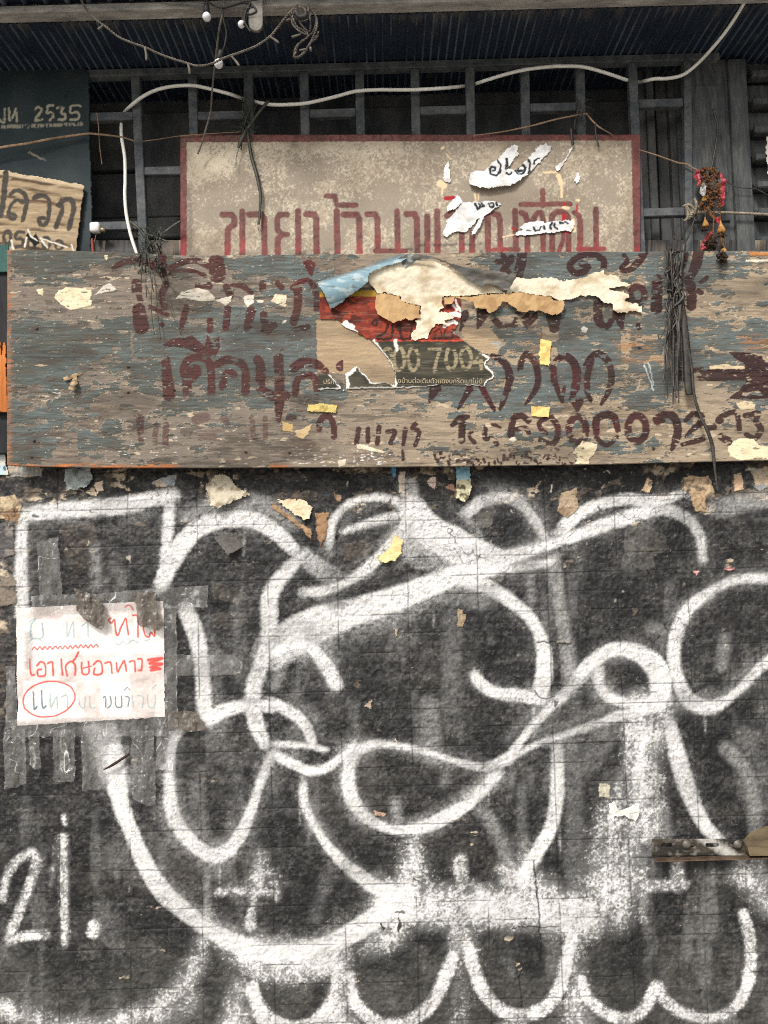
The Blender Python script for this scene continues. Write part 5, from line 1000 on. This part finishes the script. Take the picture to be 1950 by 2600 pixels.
V, Fc = box_mesh((x0_, -0.040, zf - 0.004), (xr, -0.0135, zf - 0.001), .001)
link('ledge', V, Fc, M_METAL, rail, smoothed=False)
for bxp in (1743, 1873):
    p = P(bxp, 2144, -.016); V, Fc = lathe([(0, PX(11)), (.003, PX(11)), (.003, PX(7)), (.008, PX(6.5)), (.009, PX(4))], p, (0, -1, 0), 12)
    link('bolt', V, Fc, M_BOLT, rail)
wb = thing('wood_block', 'tan offcut of wood wedged on the slotted rail at the right edge', 'wood block', tuple(P(1920, 2155, -.02)))
pb = np.array([P(a, b, -.0160) for a, b in [(1886,2134),(1906,2112),(1950,2096),(2080,2062),(2080,2154),(1990,2157),(1892,2158)]]); pf = pb.copy(); pf[:, 1] = -.043
pf[:, 2] -= 0.006; nb = len(pb)
link('offcut', np.vstack([pb, pf]), [tuple(range(nb)), tuple(range(2 * nb - 1, nb - 1, -1))] + [(i, i + nb, (i + 1) % nb + nb, (i + 1) % nb) for i in range(nb)], M_BLOCK, wb, smoothed=False)

# ------------------------------------------------------------------ boards at the left edge
def slab(name, lab, cat, px0, px1, py0, py1, y, mat, dep=.012):
    a = P(px1, py1, y); b = P(px0, py0, y)
    V, Fc = box_mesh((b[0], y, a[2]), (a[0], y + dep, b[2]), .001); o = link(name, V, Fc, mat, None, smoothed=False); return tag(o, lab, cat)
M_TEAL = material('teal_paint', color=(34, 74, 70), color2=(48, 92, 84), c2scale=20, rough=.6, var=.3)
M_DARKB = material('blackened_wood', color=(34, 35, 36), color2=(50, 50, 50), c2scale=12, rough=.8, var=.3, stretch=(3, 1, .4))
slab('teal_plank', 'teal painted plank end at the left edge, above the dark one', 'plank', -120, 22, 624, 690, -.040, M_TEAL)
slab('dark_plank', 'blackened plank at the left edge behind the plywood', 'plank', -120, 19, 692, 1150, -.030, M_DARKB)
oc = sheet('orange_plank', [(-120,850),(2,866),(5,905),(8,868),(13,872),(16,862),(20,1046),(-120,1048)], -.046, (0, 0, 0), M_ORANGE, None, None, 1.6, 2, 8, 511, None, .006)
tag(oc, 'splintered orange raw plywood strip at the left edge', 'plank')
lp = sheet('blue_poster_corner', [(-60,1156),(14,1152),(17,1180),(22,1206),(-60,1210)], -.008, (0, 0, 0), M_PAPER, lambda G: .001 + 0 * G.X, lambda G: mix(mix(lin((188, 208, 212)), lin((206, 204, 196)), sst(-.2, .5, G.f(20, 12, 3, 512))), lin((74, 104, 128)), sst(0, .3, G.f(5, 9, 2, 513)) * sst(4, 2, np.abs(G.Y - 1188) - 4)), 1.5, 2, 8, 514)
tag(lp, 'pale blue poster corner with dark blue print at the left edge of the wall', 'poster')

# ------------------------------------------------------------------ cables, strips and strings
YF, YK = -0.030, 0.030
hose = [((1985,-190),-.34),((1942,-90),-.30),((1893,0),-.22),((1870,40),-.18),((1840,84),-.14),((1807,124),-.10),((1770,163),-.05),((1734,190),YF),((1697,199),YF),((1664,200),YF),((1640,205),-.01),((1625,208.5),YK),((1606,207),YK),((1588,202),-.01),((1544,187),YF),((1507,176),YF),((1474,169),YF),((1432,168),YF),((1400,169),YF),((1340,176),YF),((1290,187),YF),((1240,202),YF),((1212,211),-.005),((1204,214),.022),((1190,217),YK),((1176,219),.015),((1123,224),YF),((1050,228),YF),((990,228),YF),((960,228),YF),((903,232),YF),((853,245),YF),((803,257),YF),((770,263),YF),((720,266),YF),((683,265),YF),((652,259),.0),((636,254),YK),((618,251),.02),((580,238),YF),((530,225),YF),((497,218),YF),((470,217),YF),((433,220),YF),((393,230),YF),((360,247),YF),((334,267),-.022),((318,283),.015),((309,300),YK),((308,320),.0),((309,350),YF),((317,403),YF),((318,463),YF),((317,490),YF),((320,537),YF),((328,580),YF),((337,613),YF),((349,648),YF),((356,672),YF)]
hp = path([a for a, b in hose], [b for a, b in hose], 8)
tag(tubes('white_hose', [(hp, PX(8.6) / 2)], M_CABLE_W, None, 10), 'long white hose weaving in and out of the grille bars', 'hose')
YW = -0.27
tag(tubes('hanging_wire', [(path([(572,-60),(567,25),(558,67),(552,110),(543,187),(538,240),(535,283),(523,327),(511,367),(502,391)], [yf-.06,yf-.05,-.26,-.22,-.16,-.12,-.09,-.07,-.055,-.05]), PX(4.6) / 2)], M_CABLE_G, None, 7), 'thin grey wire hanging down in front of the grille to the sign', 'wire')
fair = thing('fairy_light_string', 'twisted grey fairy light string swagged under the awning, tiny lamps along it', 'fairy lights', tuple(P(500, 170, -.2)))
fl_pts = [(196,-30),(213,13),(240,47),(267,67),(300,93),(333,108),(367,120),(420,143),(467,158),(500,167),(533,163),(570,147),(610,133),(650,117),(683,95),(703,73),(723,47),(745,22)]
YS = yf - .05
fp = resample(path(fl_pts, YS, 10), 260)
tubes('cable', twist(fp, PX(1.5), 46), M_CABLE_G, fair, 5)
for a, b in [((262,64),(249,75)),((368,121),(372,153)),((477,161),(482,188)),((588,143),(607,167)),((687,94),(708,109))]:
    q = path([a, ((a[0]+b[0])/2+1, (a[1]+b[1])/2), b], YS - .003); tubes('lamp', [(q, [PX(2.4), PX(2.6), PX(3.2), PX(2.4)])], M_CABLE_G, fair, 6)
coil = thing('cable_coil', 'tangled loops of grey fairy light cable tied to the front beam', 'cable', tuple(P(770, 100, YS)))
def Q2(l): return [(470 + a / 3.0, b / 3.0) for a, b in l]
LP = [[(810,90),(812,150),(830,200),(890,250),(950,265),(985,220),(1000,150),(970,90),(920,60)], [(820,60),(850,140),(930,150),(910,70),(850,60),(830,120),(890,160),(930,110)], [(815,120),(850,200),(900,230),(940,270),(900,310),(850,350),(830,420),(860,440),(920,390),(950,330),(1000,290),(1015,240)],
      [(900,300),(860,350),(840,410),(825,435),(870,430),(910,390),(960,320),(1005,270)], [(970,80),(1005,150),(1000,220),(970,290),(950,350),(958,385)], [(850,30),(870,110),(890,150),(935,90),(940,30)], [(840,80),(880,180),(940,240),(955,200),(950,120)]]
ps = []
for k, l in enumerate(LP):
    q = resample(path(Q2(l), [YS - .012 + .02 * rnd.random() for _ in l], 9), 90); ps += twist(q, PX(1.2), 12)
tubes('loop', ps, M_CABLE_G, coil, 5)
for a, b in [((880,262),(812,284)),((870,384),(925,376)),((955,360),(958,388)),((770,158),(800,146))]:
    tubes('lamp', [(path(Q2([a, b]), YS - .016), [PX(2.3), PX(3)])], M_CABLE_G, coil, 6)
tubes('tie', [(path(Q2([(845,95),(870,130),(915,125),(920,90)]), YS - .025), PX(6))], M_CABLE_B, coil, 8)
def bulb(px, py, r, hang, label, y):
    t = thing('festoon_bulb', label, 'bulb', tuple(P(px, py, y)), 'milky white festoon bulbs')
    c = P(px, py, y); top = P(hang[0], hang[1], y); axd = (top - c) / np.linalg.norm(top - c); R = PX(r, y)
    prof = [(-R, R * .05), (-R * .92, R * .4), (-R * .7, R * .72), (-R * .35, R * .94), (0, R), (R * .35, R * .93), (R * .65, R * .75), (R * .9, R * .5), (R * 1.05, R * .45)]
    V, Fc = lathe(prof, c, axd, 20); link('globe', V, Fc, M_BULB, t)
    V, Fc = lathe([(R * .95, R * .55), (R * 1.1, R * .72), (R * 2.2, R * .66), (R * 2.9, R * .6), (R * 3.1, R * .3)], c, axd, 14); link('socket', V, Fc, M_CABLE_B, t)
bulb(525, 43, 11.5, (524, 0), 'white festoon bulb hanging leftmost from the front beam', YS)
bulb(613, 62, 9.5, (624, 40), 'half hidden white festoon bulb beside the grey paddle', YS + .01)
bulb(555, 162, 12, (562, 128), 'white festoon bulb hanging lowest, where the light string sags', YS + .02)
cw = thing('festoon_cable', 'black festoon cable looping along the front beam', 'cable', tuple(P(560, 10, YS)))
tubes('cable', [(path(Q2([(-300,-40),(0,-10),(140,0),(220,40),(280,60),(350,45),(440,20),(560,0),(700,-60)]), YS - .004), PX(2.6)), (path(Q2([(280,60),(292,150),(315,250),(300,350),(285,385)]), [YS - .004, YS, YS + .01, YS + .015, YS + .02]), PX(2)), (path(Q2([(440,20),(490,30),(530,60),(540,90),(490,110),(455,95)]), YS - .006), PX(2.6)), (path(Q2([(500,20),(460,100),(455,170),(500,245)]), YS - .008), PX(2.4)), (path(Q2([(440,70),(520,56)]), YS - .02), PX(1.6)), (path(Q2([(450,190),(470,120),(500,40)]), YS - .004), PX(3))], M_CABLE_B, cw, 6)
pad = [(632, -40), (632, 66)] + [(650 + 18 * math.cos(a), 64 + 18 * math.sin(a)) for a in np.linspace(math.pi, 0, 11)] + [(668, -40)]
o = sheet('round_ended_paddle', pad, YS - .001, (0, 0, 0), material('paddle_grey', color=(112, 108, 102), color2=(136, 130, 122), c2scale=40, rough=.8, var=.2), None, None, 1.4, .3, 12, 521, None, .010)
tag(o, 'grey round ended wooden paddle hanging from the front beam', 'paddle')
strp = tubes('cane_strip', [(path([(-60,392),(0,375),(70,364),(133,352),(217,340),(250,341),(307,348),(340,358)], [-.045,-.045,-.045,-.04,-.035,-.035,-.035,-.02]), [PX(3.4), PX(3.6), PX(3), PX(2)], .5)], M_STRIP, None, 6)
tag(strp, 'long brown cane strip bowed across the dark sign to the grille', 'strip')
tag(tubes('thin_string', [(path([(362,359),(400,354),(460,345),(540,339),(612,335)], -.028), PX(1.1))], M_STRIP, None, 5), 'thin pale string running along the top left of the tan sign', 'string')
tag(tubes('dry_stalk', [(path([(1200,344),(1273,335),(1347,320),(1400,306),(1440,297),(1490,288)], -.030), [PX(1.2), PX(2.6), PX(2.2)], .6)], M_STRIP, None, 5), 'pale dry stalk rising to the right above the tan sign', 'stalk')
tag(tubes('dry_stalk', [(path([(1488,288),(1513,316),(1530,328),(1556,342)], -.030), [PX(2), PX(3), PX(1.2)], .6)], M_STRIP, None, 5), 'short dry stalk slanting down behind the sign top right corner', 'stalk')
tag(tubes('dry_stalk', [(path([(1622,380),(1670,395),(1720,413),(1743,417),(1762,428),(1782,436)], -.022), [PX(1.5), PX(3), PX(1.2)], .6)], M_STRIP, None, 5), 'dry stalk slanting from the sign to the dried garland', 'stalk')
tag(tubes('thin_string', [(path([(1838,456),(1873,475),(1919,480),(1955,498),(2010,520)], -.02), PX(1.3))], M_TWINE, None, 5), 'thin dark string sagging across the timber post', 'string')
tag(tubes('black_wire', [(path([(1811,276),(1815,292),(1822,320),(1820,350),(1812,400),(1806,428)], -.016), [PX(4), PX(3), PX(2.2)])], M_TWINE, None, 6), 'bent black wire on the timber post above the garland', 'wire')
tag(tubes('brown_string', [(path([(246,287),(250,320),(253,370),(259,418)], -.02), PX(1.3))], M_STRIP, None, 5), 'thin brown string hanging beside the dark sign', 'string')
# plastic ties
def tie(name, lab, strands, parts=('strand',), mat=M_TWINE):
    o = tubes(name, strands, mat, None, 5); return tag(o, lab, 'plastic tie', 'plastic strip ties on the signs')
st = []
def tangle(cx, cy, rx, ry, n, y0, y1, w=(1.2, 3.2), L=4, up=1.0, ymin=-1e9):
    out = []
    for k in range(n):
        x = cx + rnd.gauss(0, rx * .5); y = cy + rnd.gauss(0, ry * .5); pts = []; a = rnd.uniform(0, 6.28)
        for j in range(L):
            pts.append((x, max(y, ymin + rnd.uniform(0, 14)))); a += rnd.uniform(-1.1, 1.1); s = rnd.uniform(.3, .8); x += math.cos(a) * rx * s; y += math.sin(a) * ry * s * up
        r = PX(rnd.uniform(*w)) / 2
        out.append((path(pts, [rnd.uniform(y0, y1) for _ in pts], 6), [r, r * 1.3, r * .6], .35))
    return out
tie('black_strip_tie', 'black plastic strip knotted on the grille with a long tail down the tan sign',
    [(path([(681,256),(660,282),(628,326)], -.05), [PX(5), PX(4), PX(3)], .4), (path([(627,330),(632,360),(638,397),(650,440),(657,470),(661,497),(660,530),(657,570)], -.036), [PX(4), PX(5), PX(4.5), PX(3)], .4), (path([(624,332),(612,355),(605,376)], -.04), [PX(4), PX(7), PX(3)], .4), (path([(616,345),(612,380)], -.037), PX(2), .5), (path([(606,378),(600,400),(599,425)], -.036), PX(.8)), (path([(652,560),(658,590)], -.036), PX(.7)), (path([(664,445),(655,450)], -.034), PX(1))] + tangle(626, 300, 18, 26, 26, -.045, -.015) + tangle(635, 330, 30, 6, 8, -.04, -.02, (1, 2)), mat=M_TWINE_G)
tie('black_strip_tie', 'small black knot on the grille bar above the sign top right, two tails below it',
    tangle(1478, 285, 16, 22, 16, -.04, -.015, (1.2, 2.6)) + [(path([(1450,325),(1452,350),(1454,368)], -.034), PX(3.5), .4), (path([(1511,315),(1513,340),(1520,372)], -.034), PX(2.2), .5), (path([(1478,285),(1462,300),(1458,330)], -.03), PX(1.6)), (path([(1486,282),(1488,330)], -.03), PX(1.6))])
tie('black_strip_tie', 'dark frayed plastic tangle hanging over the plywood left of the tan sign',
    tangle(376, 620, 16, 40, 34, -.085, -.035, (1.2, 3.4), 5, 1.4, 572) + tangle(407, 676, 9, 18, 16, -.10, -.075, (1.5, 4)) + [(path([(330,562),(352,580),(376,610),(400,640)], -.06), [PX(3), PX(5), PX(3)], .4), (path([(366,592),(400,604),(426,614)], -.07), [PX(3), PX(4), PX(2)], .4), (path([(405,600),(430,580),(458,562)], -.05), [PX(2), PX(3.5), PX(4)], .4), (path([(392,700),(396,740),(400,790),(408,862)], -.085), PX(1.1)), (path([(388,700),(384,780),(392,850)], -.086), PX(.9)), (path([(404,690),(420,740),(434,790),(460,850)], -.086), PX(.9)), (path([(362,630),(360,680),(358,720)], -.082), PX(1.2)), (path([(418,700),(450,745),(490,752)], -.086), PX(.8)), (path([(376,640),(382,700),(390,740)], -.084), PX(1.6))], mat=M_TWINE_G)
bun = thing('twine_bundle', 'thick bundle of dark plastic twine over the right of the plywood, long tail', 'plastic tie', tuple(P(1715, 850, -.1)), 'plastic strip ties on the signs')
stx = []
for k in range(24):
    x0 = rnd.gauss(1716, 10); x1 = rnd.gauss(1712, 11); x2 = rnd.gauss(1708, 13); x3 = rnd.gauss(1718, 9); e = rnd.uniform(725, 860); b = rnd.uniform(634, 720)
    y1 = b + (e - b) * .35; y2 = b + (e - b) * .7
    r = PX(rnd.uniform(2.5, 8.5)) / 2
    stx.append((path([(x0, b), ((x0 + x1) / 2 + rnd.gauss(0, 6), (b + y1) / 2), (x1, y1), ((x1 + x2) / 2 + rnd.gauss(0, 7), (y1 + y2) / 2), (x2, y2), ((x2 + x3) / 2 + rnd.gauss(0, 6), (y2 + e) / 2), (x3, e)], [-.075 - .025 * rnd.random() for _ in range(7)], 6), [r * .6, r, r * 1.2, r * .5], .35))
tubes('strand_mass', stx + tangle(1712, 755, 13, 50, 40, -.10, -.075, (2, 6), 5, 2.4, 632) + [(path([(1688,632),(1700,660),(1716,690)], -.085), [PX(4), PX(5)], .4), (path([(1738,620),(1732,660),(1728,720),(1734,800)], -.088), [PX(4), PX(6), PX(4)], .4)], M_TWINE, bun, 5)
tubes('tail', [(path([(1730,760),(1738,830),(1744,900),(1746,960),(1750,1003)], -.088), [PX(7), PX(10), PX(9)], .35), (path([(1742,860),(1756,930),(1762,1000),(1780,1060),(1795,1090),(1808,1128),(1812,1160),(1816,1200),(1823,1250)], -.090), [PX(3), PX(4), PX(5), PX(2)], .5), (path([(1694,850),(1700,920),(1712,980),(1718,1010)], -.084), PX(1.3)), (path([(1690,830),(1676,860),(1670,850)], -.084), PX(1.4))], M_TWINE, bun, 6)
tubes('hanger', [(path([(1722,571),(1712,600),(1697,632),(1692,650)], [-.02, -.04, -.075, -.085]), PX(1.8)), (path([(1767,545),(1752,590),(1735,628),(1730,660)], [-.02, -.04, -.08, -.088]), PX(2.2))], M_TWINE, bun, 6)
rp = resample(path([(1762,541),(1800,540),(1834,540),(1890,542),(1950,545),(2060,552)], -.022, 10), 220)
ro = thing('grey_rope', 'old grey twisted rope tied round the lowest rung and running to the right', 'rope', tuple(P(1850, 542, -.02)))
tubes('rope_line', twist(rp, PX(2.0), 44), M_ROPE, ro, 6)
kp = []
for l in [[(1738,522),(1745,535),(1746,552),(1738,562)], [(1742,524),(1752,538),(1756,552)], [(1736,560),(1748,556),(1758,542),(1770,528),(1784,522)], [(1745,520),(1760,535),(1775,536),(1788,524)], [(1762,545),(1768,520),(1764,505)], [(1735,524),(1750,520),(1760,530),(1752,546)], [(1770,540),(1786,538),(1800,532)]]:
    kp += twist(resample(path(l, [-.022 - .012 * rnd.random() for _ in l], 9), 50), PX(1.9), 7)
tubes('knot', kp, M_ROPE, ro, 5)

# dried garland with ribbons
ga = thing('dried_garland', 'dried brown flower garland with pink red ribbons hanging on the rope by the post', 'garland', tuple(P(1810, 640, -.03)))
def R8(l): return [(1550 + a / 4.1475, 330 + b / 4.1475) for a, b in l]
def rib(pts, seed, y=-.026): sheet('ribbon', R8(pts), y, (0, 0, 0), M_RED, lambda G: .004 + .006 * G.f(10, 14, 2, 531 + seed), None, 1.3, .8, 8, 540 + seed, ga)
rib([(905,385),(930,430),(950,520),(940,600),(915,600),(895,540),(860,510),(862,490),(890,470)], 1); rib([(1140,440),(1185,490),(1212,570),(1205,640),(1190,800),(1150,830),(1130,700),(1150,560)], 2, -.024); rib([(1100,920),(1150,900),(1150,960),(1115,1015)], 3); rib([(1075,1060),(1050,1150),(1035,1215),(1010,1265),(925,1268),(960,1190),(995,1120),(1020,1085)], 4)
bl_ = []
for k in range(230):
    t = rnd.random(); x = rnd.uniform(945, 1155); y = rnd.uniform(395, 830)
    p = P(1550 + x / 4.1475, 330 + y / 4.1475, -.028 - .022 * rnd.random()); r = PX(rnd.uniform(2.2, 5.5))
    bl_.append(blob(p[0], p[1], p[2], r * rnd.uniform(.6, 1), r * .8, r * rnd.uniform(.6, 1.1), k, 1, .45))
V, Fc = merge(bl_); tag(link('dried_blossoms', V, Fc, M_DRY, ga, smoothed=False), kind='stuff')
for x, y, s in [(1000, 985, 1), (1165, 1040, 1.25), (1190, 1268, 1.05), (985, 725, .8)]:
    p = P(1550 + x / 4.1475, 330 + y / 4.1475, -.045); s_ = PX(9) * s
    V, Fc = lathe([(-1.9 * s_, s_ * .12), (-1.0 * s_, s_ * .3), (0, s_ * .8), (.7 * s_, s_ * .95), (1.1 * s_, s_ * .7)], p, (0.03, 0, -1), 10)
    pod = link('seed_pod', V, Fc, M_POD, ga)
    fr = []
    for k in range(34):
        a = rnd.uniform(0, 6.28); rr = s_ * rnd.uniform(.1, 1.25); q = (p[0] + rr * math.cos(a), p[1] + rr * math.sin(a) * .7, p[2] - s_ * rnd.uniform(.9, 1.9)); fr.append(blob(*q, s_ * .3, s_ * .25, s_ * .35, k, 1, .5))
    V, Fc = merge(fr); link('petal_frill', V, Fc, M_FRILL, pod, smoothed=False)
bl_ = []
for k in range(70):
    p = P(1550 + rnd.gauss(1075, 28) / 4.1475, 330 + rnd.gauss(1195, 40) / 4.1475, -.035 - .03 * rnd.random()); r = PX(rnd.uniform(2.5, 5)); bl_.append(blob(p[0], p[1], p[2], r, r, r, k, 1, .5))
for k in range(60):
    p = P(1550 + rnd.gauss(1178, 26) / 4.1475, 330 + rnd.gauss(1345, 24) / 4.1475, -.07 - .03 * rnd.random()); r = PX(rnd.uniform(2.5, 5)); bl_.append(blob(p[0], p[1], p[2], r, r, r, k, 1, .5))
V, Fc = merge(bl_); link('withered_tassel', V, Fc, M_FRILL, ga, smoothed=False)
tubes('thread', [(path(R8([(990,800),(1000,900),(1000,960)]), -.045), PX(1.2)), (path(R8([(1150,820),(1158,920),(1165,1000)]), -.045), PX(1.2)), (path(R8([(1168,1060),(1172,1180),(1190,1240)]), -.05), [PX(3), PX(2.4)]), (path(R8([(1090,850),(1085,1000),(1078,1160)]), -.045), PX(2)), (path(R8([(1050,850),(1060,900),(1100,940)]), -.04), PX(4)), (path(R8([(1185,1270),(1180,1330)]), [-.055, -.08]), PX(2))], M_DRY, ga, 6)
sheet('plastic_wrap', R8([(945,575),(985,558),(1012,600),(1000,640),(1015,660),(1000,690),(965,690),(940,650),(950,620)]), -.058, (0, 0, 0), M_CLEAR, lambda G: .006 * G.f(7, 7, 3, 551), None, 1.2, 1, 6, 552, ga)

# white plug on the rung at left
pl = thing('white_plug', 'white plastic plug with metal tip perched at the end of the low rung', 'plug', tuple(P(243, 580, -.03)))
a_, b_ = P(230, 567, -.03), P(255, 591, -.03)
V, Fc = box_mesh((a_[0], -.042, b_[2]), (b_[0], -.020, a_[2]), .004); link('plug_body', V, Fc, M_PLUG, pl)
V, Fc = lathe([(0, PX(6)), (PX(14), PX(5.5)), (PX(14.5), PX(4))], P(254, 583, -.031), (1, 0, -.16), 12); link('metal_tip', V, Fc, M_BRASS, pl)
tubes('dangling_thread', [(path([(245,590),(243,600),(239,616)], -.032), PX(.8))], M_STRIP, pl, 5)
tag(tubes('red_wire_stub', [(path([(234,606),(235,622),(237,648)], -.03), [PX(2.4), PX(4), PX(4)])], M_REDW, None, 7), 'short red wire stub standing under the white plug', 'wire')
